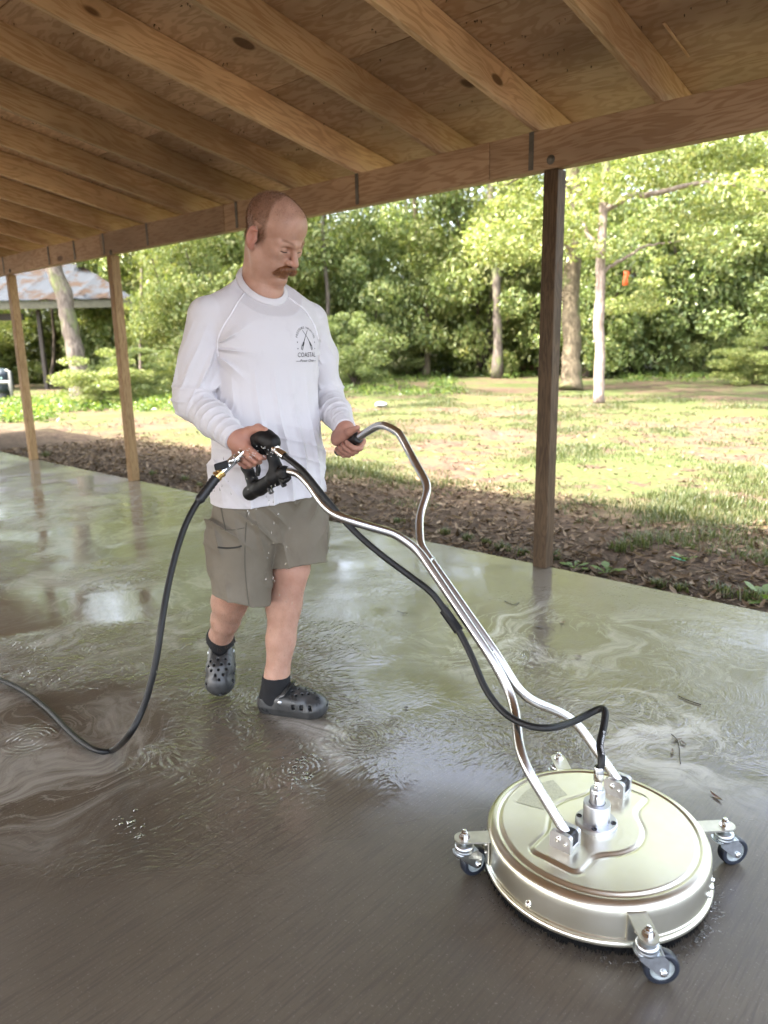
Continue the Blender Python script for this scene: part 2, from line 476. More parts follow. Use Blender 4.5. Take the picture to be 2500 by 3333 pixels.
M['litter'] = leaf_mat('dead_leaves', (.05, .034, .02), (.15, .102, .062), (.31, .235, .155), .12)
def bark(name, a, b, moss=None, sc=1.0):
    t = NT(name); o = t.obj()
    n = t.noise(t.vm('MULTIPLY', o, (14 * sc, 14 * sc, 3.2 * sc)), 1.0, 6, .65, .6)
    n2 = t.noise(t.vm('MULTIPLY', o, (2.2, 2.2, 1.6)), 1.0, 4)
    c = t.mix(t.mapr(n, .35, .65), a, b)
    if moss: c = t.mix(t.mapr(n2, .5, .68, 0, .8), c, moss)
    t.bsdf(Base_Color=c, Roughness=.9, Normal=t.bump(n, .7, .03)); t.b.inputs['Specular IOR Level'].default_value = .1
    return t.m
M['bark_pale'] = bark('pale_bark', (.15, .112, .09), (.30, .24, .20))
M['bark_grey'] = bark('grey_bark', (.075, .06, .048), (.17, .14, .115), (.13, .15, .06))
M['bark_dark'] = bark('dark_bark', (.045, .035, .028), (.11, .085, .068))
M['bark_moss'] = bark('mossy_bark', (.085, .067, .045), (.17, .135, .09), (.11, .14, .045))

# ------------------------------------------------------------------ ground, slab
EAVE_Y, ZB, ZT, SLOPE = 3.664, 2.1895, 2.3875, 0.1915
SLAB_Y = 3.741
def ground_z(x, y):
    d = np.maximum(0, np.asarray(y) - SLAB_Y)
    return -.055 + .02 * np.sin(np.asarray(x) * 1.7 + np.asarray(y)) * np.minimum(1, d) + .012 * np.sin(np.asarray(x) * 4.1) * np.cos(np.asarray(y) * 3.3)
def grid_mesh(name, xs, ys, zf):
    X, Y = np.meshgrid(xs, ys); V = np.c_[X.ravel(), Y.ravel(), zf(X, Y).ravel()]
    n, m = len(xs), len(ys); i = np.arange(m - 1)[:, None] * n; j = np.arange(n - 1)[None]
    return mesh_np(name, V, np.stack([i + j, i + j + 1, i + n + j + 1, i + n + j], -1).reshape(-1, 4))
xs = np.unique(np.r_[np.linspace(-160, -24, 18), np.linspace(-24, 6, 151), np.linspace(6, 120, 16)])
ys = np.unique(np.r_[np.linspace(-120, -6, 16), np.linspace(-6, 3.4, 6), np.linspace(3.4, 12, 60), np.linspace(12, 36, 30), np.linspace(36, 160, 14)])
def gz(X, Y):
    under = (Y < SLAB_Y - .1) & (Y > -5.1) & (X > -14.2) & (X < 3.4)
    return np.where(under, -.3, ground_z(X, Y))
tag(obj('ground', grid_mesh('ground', xs, ys, gz), M['soil']), kind='structure')
b = MB().box((-5.4, (SLAB_Y - 5.0) / 2, -.08), (17.6, SLAB_Y + 5.0, .16), bevel=.012)
tag(b.build('concrete_slab', M['slab'], smooth=False), kind='structure')

# ------------------------------------------------------------------ the open shelter
pav = root('open_shelter', (-5.4, 0, 0), 'open sided timber shelter with bare rafters over the wet concrete slab', 'shelter')
def board(name, L, H_, T_, mat, bev=.003):
    """a board lying along X, centred"""
    return MB().box((0, 0, 0), (L, T_, H_), bevel=bev).mesh(name, False)
RAF_H, RAF_T = .168, .038
XE = 1.6                              # unseen roof end, placed to let sky light in from the right
ridge_y, over_y = -.6, 4.12
ang = math.atan(SLOPE); ca, sa = math.cos(ang), math.sin(ang)
Lr = (over_y - ridge_y) / ca
raf_me = board('rafter', Lr, RAF_H, RAF_T, M['rafter'])
raf_me.materials.append(M['rafter'])
def rafter_z(y): return ZT + SLOPE * (EAVE_Y - y)      # underside
for side in (1, -1):
    for i in range(-4, 19):
        x = -1.545 - .6558 * i - RAF_T / 2
        if side < 0 and i % 2: continue
        yc = (over_y + ridge_y) / 2
        zc = rafter_z(yc) + RAF_H / 2 / ca
        if side < 0: yc = 2 * ridge_y - yc
        o = obj('rafter', raf_me, None, pav)
        jx, jz = random.uniform(-.006, .006), random.uniform(-.002, .002)
        # local X runs down the slope towards the eave
        X = Vector((0, ca * side, -sa)); Z = Vector((0, sa * side, ca)); Y = Z.cross(X)
        m = Matrix((X, Y, Z)).transposed().to_4x4(); m.translation = Vector((x + jx, yc, zc + jz))
        o.matrix_basis = m
# plywood sheets on the rafters, laid in staggered courses along the eave
pw, pl_ = 1.2166, 2.618
for side in (1, -1):
    s_at = 0.0; k = 0
    while s_at < Lr - .01:
        w = min(pw, Lr - s_at)
        x0 = -14.0 - (1.31 if k % 2 else 0.0)
        while x0 < XE:
            a, e = max(x0, -14.2), min(x0 + pl_ - .006, XE)
            if e - a > .1 and (side > 0 or True):
                me = board('plywood_panel', e - a, .012, w - .006, M['ply'], 0)
                sc_ = s_at + w / 2                       # distance up from the eave edge
                y = over_y - sc_ * ca; z = rafter_z(over_y) + RAF_H / ca + sc_ * sa + .0075
                if side < 0: y = 2 * ridge_y - y
                o = obj('plywood_panel', me, M['ply'], pav)
                X = Vector((1, 0, 0)); Y = Vector((0, ca, -sa * side)); Z = X.cross(Y)
                m = Matrix((X, Y, Z)).transposed().to_4x4(); m.translation = Vector(((a + e) / 2, y, z)); o.matrix_basis = m
            x0 += pl_
        s_at += pw; k += 1
# roofing nails that missed the rafters
b = MB()
for i in range(1500):
    x = random.uniform(-9, 1.0); y = random.uniform(.2, 3.6)
    row = round((over_y - y) / .19) * .19; y = over_y - row + random.gauss(0, .012)
    x = round(x / .152) * .152 + random.gauss(0, .03)
    z = rafter_z(y) + RAF_H / ca + .0005
    L = random.uniform(.008, .016); r = .0026
    tilt = np.array([random.gauss(0, .15), random.gauss(0, .15), -1]) * L
    b.add([[x - r, y - r, z], [x + r, y - r, z], [x, y + r, z], np.array([x, y, z]) + tilt], [np.array([[0, 1, 3], [1, 2, 3], [2, 0, 3]])])
    for q in range(random.choice((0, 1, 2, 2))):           # splinters torn out round it
        a = random.uniform(0, 6.28); s_ = random.uniform(.006, .015)
        p = np.array([x, y, z + .0003]); d1 = np.array([math.cos(a), math.sin(a), -.5]) * s_; d2 = np.array([-math.sin(a), math.cos(a), 0]) * .003
        b.add([p - d2, p + d2, p + d1], [np.array([[0, 1, 2]])])
tag(b.build('nail_tips', plain('rusty_nail', (.05, .03, .02), .7, .3), pav, smooth=False), kind='stuff')
# roofing above
for side in (1, -1):
    y0, y1 = over_y + .04, ridge_y; zo = rafter_z(over_y) + RAF_H / ca + .018
    if side < 0: y0 = 2 * ridge_y - y0
    n = 80; V = []; xs_ = np.linspace(-14.25, XE + .05, n * 4 + 1)
    zz = np.where(np.arange(len(xs_)) % 4 == 1, .022, 0.0)
    for yy, base in ((y0, zo - SLOPE * .04), (y1, zo + SLOPE * (over_y - ridge_y))):
        V += [[x, yy, base + q] for x, q in zip(xs_, zz)]
    nn = len(xs_); j = np.arange(nn - 1)
    obj('metal_roofing', mesh_np('metal_roofing', V, np.stack([j, j + 1, j + 1 + nn, j + nn], -1), False), plain('roofing', (.35, .36, .36), .45, .6) if side > 0 else bpy.data.materials['roofing'], pav)
# eave beam of doubled boards, butted where the photograph shows the joints
bt = .074
cuts = [XE, .2, -2.52, -5.0, -7.0, -9.45, -11.8, -14.2]
for yb in (EAVE_Y + bt / 2, 2 * ridge_y - EAVE_Y - bt / 2):
    for a, e in zip(cuts[:-1], cuts[1:]):
        me = board('beam', a - e - .003, ZT - ZB - .001, bt, M['beam'], .004); me.materials.append(M['beam'])
        o = obj('beam', me, None, pav, ((a + e) / 2, yb + random.uniform(-.002, .002), (ZT + ZB) / 2 - .0005))
# posts
post_x = [.26, -2.14, -4.52, -6.888, -9.31, -11.72, -13.9]
pm = MB().box((0, 0, 0), (ZB + .001, .087, .087), bevel=.004).mesh('post', False); pm.materials.append(M['post'])
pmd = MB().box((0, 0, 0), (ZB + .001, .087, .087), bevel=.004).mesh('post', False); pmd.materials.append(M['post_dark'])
for k, px in enumerate(post_x):
    for yb in (3.7235, 2 * ridge_y - 3.7235):
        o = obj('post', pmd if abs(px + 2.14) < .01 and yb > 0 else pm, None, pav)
        X = Vector((0, 0, 1)); Y = Vector((1, 0, 0)) if k % 2 else Vector((0, 1, 0)); Z = X.cross(Y)
        m = Matrix((X, Y, Z)).transposed().to_4x4(); m.translation = Vector((px, yb, ZB / 2 - .0015)); o.matrix_basis = m
# ties nailed down the face of the beam beside rafters, carriage bolts over the posts
sm = MB().box((0, 0, 0), (.030, .0025, .188), bevel=.001)
for q in range(6): sm.lathe([(0, -.0035), (.004, -.003), (.005, 0)], (0, 0, -.08 + q * .032), frame((0, -1, 0)), 8)
sm = sm.mesh('rafter_tie', False); sm.materials.append(M['strap'])
for px, py in ((1148, 310), (771, 408), (510, 455), (317, 500), (223, 522), (160, 540), (105, 553), (8, 578)):
    p = aty(px, py, EAVE_Y - .003)
    o = obj('rafter_tie', sm, None, pav, (p[0], EAVE_Y - .004, (ZB + ZT) / 2 + .004))
bm_ = MB().lathe([(0, -.012), (.010, -.011), (.015, -.007), (.016, 0)], n=14, R=frame((0, 1, 0)))
bm_.lathe([(.016, 0), (.024, .0), (.024, .003)], n=14, R=frame((0, 1, 0)))
bme = bm_.mesh('carriage_bolt'); bme.materials.append(M['strap'])
for px, py in ((1190, 345), (240, 545), (22, 585)):
    p = aty(px, py, EAVE_Y)
    obj('carriage_bolt', bme, None, pav, (p[0], EAVE_Y - .003, p[2]))
o = obj('splinter_strip', MB().box((0, 0, 0), (.30, .012, .005), bevel=.001).mesh('splinter_strip', False), M['rafter'], pav)
p = at(1463, 70, 3.05); zz = rafter_z(p[1]) + RAF_H / ca - .004
p = np.array([0, 0, CAM_H]) + (p - np.array([0, 0, CAM_H])) * ((zz - CAM_H) / (p[2] - CAM_H)); zz = rafter_z(p[1]) + RAF_H / ca - .004
o.matrix_basis = Matrix(((0, 1, 0, p[0]), (ca, 0, sa, p[1]), (-sa, 0, ca, zz), (0, 0, 0, 1)))

# ------------------------------------------------------------------ soft modelling: smooth unions of round cones and ellipsoids, meshed with surface nets
def A3(*v): return np.array(v, float)
class Soft:
    def __init__(s): s.p = []; s.post = None
    def rc(s, a, b, ra, rb=None, k=.02, sub=False):
        a, b = np.asarray(a, float), np.asarray(b, float); rb = ra if rb is None else rb
        ba = b - a; L2 = ba @ ba + 1e-12
        def f(P):
            q = P - a; t = np.clip(q @ ba / L2, 0, 1)
            return np.sqrt(((q - t[:, None] * ba) ** 2).sum(1)) - (ra + (rb - ra) * t)
        s.p.append((f, (a + b) / 2, np.sqrt(L2) / 2 + max(ra, rb), k, sub)); return s
    def chain(s, pts, rad, k=.02, sub=False):
        rad = np.broadcast_to(np.asarray(rad, float), (len(pts),))
        for i in range(len(pts) - 1): s.rc(pts[i], pts[i + 1], rad[i], rad[i + 1], k, sub)
        return s
    def el(s, c, r, R=None, k=.02, sub=False):
        c, r = np.asarray(c, float), np.asarray(r, float); R = np.eye(3) if R is None else np.asarray(R, float)
        def f(P):
            q = (P - c) @ R; k0 = np.sqrt(((q / r) ** 2).sum(1)); k1 = np.sqrt(((q / r ** 2) ** 2).sum(1)) + 1e-9
            return np.where(k0 < 1e-4, -r.min(), k0 * (k0 - 1) / k1)
        s.p.append((f, c, r.max(), k, sub)); return s
    def bx(s, c, h, R=None, rr=.004, k=.01, sub=False):
        c, h = np.asarray(c, float), np.asarray(h, float) - rr; R = np.eye(3) if R is None else np.asarray(R, float)
        def f(P):
            q = np.abs((P - c) @ R) - h
            return np.sqrt((np.maximum(q, 0) ** 2).sum(1)) + np.minimum(q.max(1), 0) - rr
        s.p.append((f, c, np.linalg.norm(h) + rr, k, sub)); return s
    def fn(s, f, c, rad, k=.02, sub=False):
        s.p.append((f, np.asarray(c, float), rad, k, sub)); return s
    def ev(s, P, c=None, rad=None, margin=.06):
        d = np.full(len(P), 1.0)
        for f, pc, pr, k, sub in s.p:
            if c is not None and np.linalg.norm(pc - c) - pr - rad > margin: continue
            v = f(P)
            if sub: v = -v; 
            if k <= 0: d = np.maximum(d, v) if sub else np.minimum(d, v); continue
            if sub:
                h = np.clip(.5 - .5 * (d - v) / k, 0, 1); d = d + (v - d) * h + k * h * (1 - h)
            else:
                h = np.clip(.5 + .5 * (d - v) / k, 0, 1); d = d + (v - d) * h - k * h * (1 - h)
        if s.post is not None: d = s.post(P, d)
        return d
    def mesh(s, lo, hi, h):
        B = 8
        lo = np.asarray(lo, float); nb = np.ceil((np.asarray(hi) - lo) / (h * B)).astype(int); n = nb * B
        ci = np.stack(np.meshgrid(*[np.arange(k) for k in nb], indexing='ij'), -1).reshape(-1, 3)
        half = h * B / 2
        cc = lo + (ci * B + (B - 1) / 2) * h
        dc = np.empty(len(cc)); S = 6
        key = (ci // S); o_ = np.lexsort(key.T); ci, cc, key = ci[o_], cc[o_], key[o_]
        br = np.flatnonzero(np.r_[True, (np.diff(key, axis=0) != 0).any(1)]); br = np.r_[br, len(ci)]
        for a, e in zip(br[:-1], br[1:]):
            m = cc[a:e].mean(0); r = np.linalg.norm(cc[a:e] - m, axis=1).max(); dc[a:e] = s.ev(cc[a:e], m, r, .25)
        F = np.empty(n, np.float32)
        F.reshape(nb[0], B, nb[1], B, nb[2], B)[:] = .5
        Fb = F.reshape(nb[0], B, nb[1], B, nb[2], B)
        neg = ci[dc < 0]; Fb[neg[:, 0], :, neg[:, 1], :, neg[:, 2], :] = -.5
        near = np.abs(dc) < half * 1.9 + .004
        off = np.stack(np.meshgrid(*[np.arange(B)] * 3, indexing='ij'), -1).reshape(-1, 3) * h
        ci2 = ci[near]; key = ci2 // 2; o_ = np.lexsort(key.T); ci2, key = ci2[o_], key[o_]
        br = np.flatnonzero(np.r_[True, (np.diff(key, axis=0) != 0).any(1)]); br = np.r_[br, len(ci2)]
        for a, e in zip(br[:-1], br[1:]):
            P = (lo + ci2[a:e, None] * B * h + off[None]).reshape(-1, 3)
            m = (P.min(0) + P.max(0)) / 2; v = s.ev(P, m, np.linalg.norm(P.max(0) - m))
            v = v.reshape(-1, B, B, B)
            for q, (i, j, k) in enumerate(ci2[a:e]): Fb[i, :, j, :, k, :] = v[q]
        # surface nets
        I = F < 0
        c8 = I[:-1, :-1, :-1].astype(np.int8)
        tot = np.zeros(tuple(n - 1), np.int8)
        for dx in (0, 1):
            for dy in (0, 1):
                for dz in (0, 1): tot += I[dx:n[0] - 1 + dx, dy:n[1] - 1 + dy, dz:n[2] - 1 + dz]
        act = (tot > 0) & (tot < 8); ai = np.argwhere(act)
        idx = np.full(tuple(n - 1), -1, np.int32); idx[act] = np.arange(len(ai))
        acc = np.zeros((len(ai), 3)); cnt = np.zeros(len(ai))
        cor = [(x, y, z) for x in (0, 1) for y in (0, 1) for z in (0, 1)]
        val = {c: F[ai[:, 0] + c[0], ai[:, 1] + c[1], ai[:, 2] + c[2]] for c in cor}
        for c in cor:
            for ax in range(3):
                if c[ax]: continue
                e = list(c); e[ax] = 1; e = tuple(e)
                v0, v1 = val[c], val[e]; m = (v0 < 0) != (v1 < 0); t = np.where(m, v0 / np.where(m, v0 - v1, 1), 0)
                p = np.array(c, float)[None].repeat(len(ai), 0); p[:, ax] += t
                acc[m] += p[m]; cnt[m] += 1
        V = lo + (ai + acc / cnt[:, None]) * h
        Q = []
        for ax in range(3):
            u, w = (ax + 1) % 3, (ax + 2) % 3
            sl0 = [slice(1, -1)] * 3; sl1 = [slice(1, -1)] * 3; sl0[ax] = slice(0, -1); sl1[ax] = slice(1, None)
            A_, B_ = I[tuple(sl0)], I[tuple(sl1)]
            for flip, mk in ((False, A_ & ~B_), (True, ~A_ & B_)):
                e = np.argwhere(mk)
                if not len(e): continue
                st = np.ones(3, int); st[ax] = 0; e = e + st
                q = []
                for du, dw in ((-1, -1), (0, -1), (0, 0), (-1, 0)):
                    g = e.copy(); g[:, u] += du; g[:, w] += dw; q.append(idx[g[:, 0], g[:, 1], g[:, 2]])
                q = np.stack(q, -1); Q.append(q[:, ::-1] if flip else q)
        Q = np.vstack(Q); Q = Q[(Q >= 0).all(1)]
        return V, Q
def bvh_of(V, Q): return BVHTree.FromPolygons([tuple(v) for v in V], [tuple(q) for q in Q])

# ------------------------------------------------------------------ plants
def leaves_np(C, N, size, rng, asp=.5, droop=0.0):
    """one folded leaf (quad) at every point of C, its face along N"""
    n = len(C); s = (np.asarray(size) * rng.uniform(.5, 1.6, n))[:, None]
    d = rng.normal(size=(n, 3)); d[:, 2] -= droop; d -= N * (d * N).sum(1)[:, None]; d /= np.linalg.norm(d, axis=1)[:, None] + 1e-9
    w = np.cross(N, d)
    V = np.stack([C - d * s * .5, C + w * s * asp * .5 + N * s * .10, C + d * s * .5, C - w * s * asp * .5 + N * s * .10], 1).reshape(-1, 3)
    return V, np.arange(4 * n).reshape(n, 4)
def clump_cloud(centres, radii, n, size, rng, flat=.55, up=.8, asp=.5, droop=.0):
    centres = np.asarray(centres, float); k = rng.integers(0, len(centres), n)
    r = np.asarray(radii, float)[k][:, None]
    u = rng.normal(size=(n, 3)); u /= np.linalg.norm(u, axis=1)[:, None]
    q = u * rng.uniform(.25, 1, (n, 1)) ** .55 * r; q[:, 2] *= flat
    N = u * .55 + rng.normal(size=(n, 3)) * .8 + np.array([0, 0, up * .6]); N /= np.linalg.norm(N, axis=1)[:, None]
    return leaves_np(centres[k] + q, N, size, rng, asp, droop)
def ell_clumps(c, r, m, rng, shell=.45, cr=(.18, .34)):
    u = rng.normal(size=(m, 3)); u /= np.linalg.norm(u, axis=1)[:, None]
    P = np.asarray(c) + u * rng.uniform(shell, 1, (m, 1)) * np.asarray(r)
    return P, rng.uniform(*cr, m) * np.mean(r)
def wobble(P, amp, rng, per=6):
    S = spline(P, per); n = len(S); k = np.cumsum(rng.normal(size=(n, 3)) * amp, 0); k -= np.linspace(0, 1, n)[:, None] * k[-1]
    return S + k
def tree(name, label, trunk_pts, r0, r1, barkm, leafm, limbs, clumps, radii, n, size, seed, group=None, flare=1.5, **kw):
    rng = np.random.default_rng(seed)
    base = np.array(trunk_pts[0], float)
    rt_ = root(name, base, label, 'tree', group)
    P = wobble(trunk_pts, r0 * .10, rng, 8); tt = np.linspace(0, 1, len(P))
    rr = r0 + (r1 - r0) * tt + r0 * (flare - 1) * np.exp(-tt * len(P) / 1.6) + r0 * .06 * rng.normal(size=len(P))
    MB().tube(P, rr, 14).build('trunk', barkm, rt_)
    for L in limbs:
        Q = wobble(L[0], .025, rng, 6)
        MB().tube(Q, np.linspace(L[1], L[1] * .25, len(Q)), 8).build('limb', barkm, rt_)
    V, F = clump_cloud(clumps, radii, n, size, rng, **kw)
    obj('crown', mesh_np('crown', V, F, False), leafm, rt_)
    return rt_
def px_depth(x, yb, yt):          # base point on the ground and the height that reaches picture height yt
    b_ = gp(x, yb, -.06); d = (b_ - [0, 0, CAM_H]) @ fw
    return b_, at(x, yt, d)
G = np.array
# the pale leaning trunk on the right with the long bare bough
b0 = gp(1293, 872, -.06); dd = (b0 - [0, 0, CAM_H]) @ fw
tp = [b0, at(1297, 720, dd), at(1302, 560, dd), at(1306, 450, dd), at(1309, 350, dd), at(1315, 200, dd - .4), at(1322, 20, dd - .6)]
rng = np.random.default_rng(3)
cl = []; ra = []
for (x0, x1, y0, y1, d0, d1, m, r_) in ((1330, 1680, 300, 420, -3, 2, 34, .75), (1380, 1750, 430, 540, -2, 2.5, 22, .62), (1215, 1300, 380, 560, -1, 2.5, 10, .55), (1240, 1800, -80, 300, -3, 3, 70, 1.05), (1330, 1480, 560, 680, 0, 3, 7, .5), (1080, 1800, -950, -80, -2, 3, 95, 1.3)):
    for k in range(m):
        cl.append(at(rng.uniform(x0, x1), rng.uniform(y0, y1), dd + rng.uniform(d0, d1))); ra.append(r_ * rng.uniform(.6, 1.2))
limbs = [([at(1306, 445, dd), at(1350, 420, dd - .2), at(1430, 405, dd - .5), at(1510, 392, dd - .8), at(1600, 405, dd - 1), at(1720, 425, dd - 1.2)], .085),
         ([at(1302, 560, dd), at(1275, 500, dd + .3), at(1240, 440, dd + .5), at(1215, 400, dd + .8)], .06),
         ([at(1300, 600, dd), at(1340, 560, dd + .3), at(1400, 530, dd + .4), at(1470, 520, dd + .5)], .05),
         ([at(1312, 300, dd), at(1380, 200, dd - .5), at(1480, 100, dd - 1)], .09)]
tree('broadleaf_tree', 'slender pale barked tree with a long bare bough, standing right of the nearest post', tp, .115, .085, M['bark_pale'], M['leaf_bright'], limbs, cl, ra, 52000, .10, 11, flare=1.25, flat=.4, up=1.1, droop=.5)
# thick mossy trunk half hidden by the nearest post
b0, t0 = px_depth(1232, 845, 250); dd = (b0 - [0, 0, CAM_H]) @ fw
cl = [at(rng.uniform(1000, 1250), rng.uniform(330, 560), dd + rng.uniform(-2.5, 3)) for k in range(26)] + [at(rng.uniform(950, 1500), rng.uniform(-160, 330), dd + rng.uniform(-3, 3)) for k in range(56)]
tree('broadleaf_tree', 'thick mossy trunked tree partly hidden behind the nearest post', [b0, at(1236, 700, dd), at(1240, 520, dd), at(1238, 300, dd), at(1240, 60, dd)], .27, .2, M['bark_moss'], M['leaf_bright'],
     [([at(1238, 420, dd), at(1180, 360, dd - .5), at(1090, 400, dd - 1)], .09), ([at(1239, 300, dd), at(1120, 240, dd - .5), at(1020, 330, dd - 1)], .11)], cl, [rng.uniform(.6, 1.3) for k in cl], 32000, .11, 12, flare=1.45, flat=.42, up=1.0, droop=.4)
# thin tree in the middle
b0, t0 = px_depth(922, 815, 430); dd = (b0 - [0, 0, CAM_H]) @ fw
cl = [at(rng.uniform(895, 1010), rng.uniform(480, 650), dd + rng.uniform(-2, 1)) for k in range(16)] + [at(rng.uniform(780, 1180), rng.uniform(-120, 500), dd + rng.uniform(-2, 2)) for k in range(70)]
tree('broadleaf_tree', 'thin straight tree with bright leafy sprays in the gap right of the man', [b0, at(921, 700, dd), at(908, 600, dd), at(893, 430, dd), at(890, 250, dd)], .125, .085, M['bark_moss'], M['leaf_bright'],
     [([at(905, 590, dd), at(950, 560, dd - .5), at(1000, 570, dd - 1)], .05), ([at(900, 500, dd), at(960, 440, dd - .5), at(1040, 440, dd - 1)], .06)], cl, [rng.uniform(.6, 1.25) for k in cl], 36000, .115, 13, flat=.45, up=1.0, droop=.4)
# leaning trunk on the left
b0, t0 = px_depth(178, 870, 500); dd = (b0 - [0, 0, CAM_H]) @ fw
cl = [at(rng.uniform(-150, 520), rng.uniform(-200, 470), dd + rng.uniform(-3, 3)) for k in range(50)]
tree('leaning_tree', 'stout grey trunk leaning to the left in front of the metal roofed shed', [b0, at(160, 760, dd), at(138, 660, dd), at(112, 560, dd), at(80, 420, dd), at(40, 250, dd)], .235, .19, M['bark_grey'], M['leaf_mid'],
     [([at(100, 500, dd), at(180, 380, dd), at(280, 320, dd)], .1)], cl, [rng.uniform(.8, 1.5) for k in cl], 24000, .14, 14, flare=1.3)
# more trunks deeper in the wood
specs = [('very thin pale stem at the wood edge just right of the second post', 300, 812, 520, 25, .05, 'bark_pale', 11), ('thin pale trunk rising through the shrubs left of the man', 470, 800, 470, 30, .09, 'bark_pale', 3), ('pale weathered trunk behind the shrubs close to the man', 700, 800, 500, 29, .1, 'bark_grey', 7), ('dark trunk behind the shrubs between the left pair of posts', 365, 830, 560, 26, .1, 'bark_dark', 8),
         ('narrow dark trunk seen under the shed roof', 112, 850, 640, 30, .08, 'bark_dark', 9), ('grey trunk in the wood just left of the nearest post', 1075, 795, 400, 29, .18, 'bark_grey', 10)]
for lab, x, yb, yt, dep, r_, bk, sd in specs:
    rng = np.random.default_rng(100 + sd)
    b_ = at(x, yb, dep); b_[2] = -.06
    cl = [at(x + rng.uniform(-150, 150), rng.uniform(-150, yt + 40), dep + rng.uniform(-2, 2)) for k in range(26)]
    tree('woodland_tree', lab, [b_, at(x + rng.uniform(-8, 8), (yb + yt) / 2, dep), at(x + rng.uniform(-14, 14), yt, dep), at(x + rng.uniform(-20, 20), 150, dep)], r_, r_ * .6, M[bk], M['leaf_mid'] if sd % 2 else M['leaf_bright'],
         [([at(x, yt - 30, dep), at(x + 30, yt - 90, dep - .5), at(x + 60, yt - 120, dep - 1)], r_ * .4)], cl, [rng.uniform(1.1, 2.0) for k in cl], 10000, .15, 200 + sd, group='trees inside the wood', flat=.5, up=.9)
# shrubs along the edge of the wood: three grown once, then placed
def shrub_meshes(seed, n, size, leafm):
    rng = np.random.default_rng(seed); P, r = ell_clumps((0, 0, .46), (.52, .52, .56), 44, rng, .25, (.16, .40))
    P[:, 2] = np.abs(P[:, 2]) ** 1.25 + .03
    V, F = clump_cloud(P, r, n, size, rng, flat=.6, up=.7)
    me = mesh_np('foliage', V, F, False); me.materials.append(leafm)
    b = MB()
    for k in range(7):
        e = P[k]; b.tube(spline([(rng.normal(0, .03), rng.normal(0, .03), -.02), (e[0] * .3, e[1] * .3, e[2] * .5), tuple(e)], 4), np.linspace(.014, .004, 9), 6)
    st = b.mesh('stem'); st.materials.append(M['bark_dark'])
    return me, st
SH = [shrub_meshes(31, 21000, .027, M['leaf_bright']), shrub_meshes(32, 20000, .024, M['leaf_mid']), shrub_meshes(33, 18000, .023, M['leaf_mid'])]
def shrub(label, x, y, wid, hgt, kind, group='shrubs along the edge of the wood', depth=None, seed=[0]):
    seed[0] += 1
    p = gp(x, y, -.06) if depth is None else at(x, y, depth); p[2] = -.06
    r_ = root('shrub', p, label, 'shrub', group)
    for nm, me in zip(('foliage', 'stem'), SH[kind]):
        o = bpy.data.objects.new(nm, me); COL.objects.link(o); o.parent = r_
    r_.scale = (wid, wid, hgt); r_.rotation_euler = (0, 0, seed[0] * 2.4)
    return r_
shrub('bright green shrub rising beside the man\'s shoulder left of him', 480, 845, 4.6, 5.2, 0)
shrub('light green shrub between the second post and the man', 392, 850, 3.6, 4.6, 0)
shrub('low dark shrub at the foot of the second post', 290, 862, 2.2, 1.5, 1)
shrub('mid green rounded shrub by the man\'s left elbow', 770, 838, 2.6, 2.6, 1)
shrub('yellow green spreading shrub right of the man\'s chest', 820, 815, 4.0, 3.4, 0)
shrub('tall vine covered shrub right of the man\'s head', 745, 806, 6.0, 8.0, 1)
shrub('sunlit rounded shrub left of the nearest post', 1080, 800, 4.8, 4.2, 0)
shrub('dark green shrub standing between the thin tree and the nearest post', 985, 796, 5.6, 5.4, 2)
shrub('deep green tall shrub just left of the nearest post', 1130, 795, 6.0, 7.5, 2)
shrub('dark low shrub right of the pale barked tree', 1345, 806, 3.4, 3.2, 1)
shrub('tall dark shrub hung with shade right of the pale barked tree', 1430, 803, 5.2, 6.2, 2)
shrub('large dark shrub at the far right of the wood', 1580, 806, 6.2, 7.4, 2)
shrub('small light green shrub under the bough at right', 1500, 812, 2.4, 2.2, 0)
shrub('low light green shrub at the right hand end of the yard', 1640, 830, 2.6, 1.5, 0)
shrub('bushy green shrub at the foot of the leaning trunk', 215, 875, 2.4, 1.3, 0)
for lab, x, dep, wd, hg, kd in [('wide low thicket seen under the shed roof', 30, 33, 7, 5, 0), ('tall thicket behind the leaning trunk', 150, 35, 8, 8, 0), ('tall bright thicket filling the gap left of the second post', 265, 30, 6, 8, 1), ('high thicket right of the second post', 330, 32, 7, 10, 0),
        ('high bright thicket left of the man at shoulder height', 420, 29, 6, 9, 0), ('thicket directly behind the man\'s arm', 550, 36, 8, 10, 1), ('thicket close behind the man\'s head on its right', 680, 32, 6, 9, 0), ('dense thicket between the man and the thin straight tree', 800, 31, 6, 8, 1), ('tall shaded thicket behind the thin straight tree', 900, 35, 8, 10, 2),
        ('sunlit thicket left of the nearest post reaching up to the beam', 1050, 32, 6.5, 9, 0), ('thicket behind the nearest post', 1180, 34, 7, 9, 1), ('thicket between the mossy trunk and the pale barked tree', 1275, 29, 6, 7, 1), ('shaded thicket behind the orange ribbon', 1360, 30, 7, 8, 2), ('shaded thicket under the long bare bough', 1470, 29, 7, 8.5, 1),
        ('bright topped thicket near the right edge of the wood', 1570, 32, 8, 10, 0), ('thicket cut off by the right edge of the view', 1680, 29, 7, 8, 2), ('thicket at the far left beyond the water tank', -80, 34, 8, 7, 1), ('broad thicket far behind the man\'s waist', 620, 40, 9, 11, 0), ('broad thicket far back in the middle of the wood', 970, 41, 9, 11, 1), ('broad thicket far back behind the pale barked tree', 1320, 37, 9, 11, 0)]:
    shrub(lab, x, 790, wd, hg, kd, 'thickets inside the wood', dep)
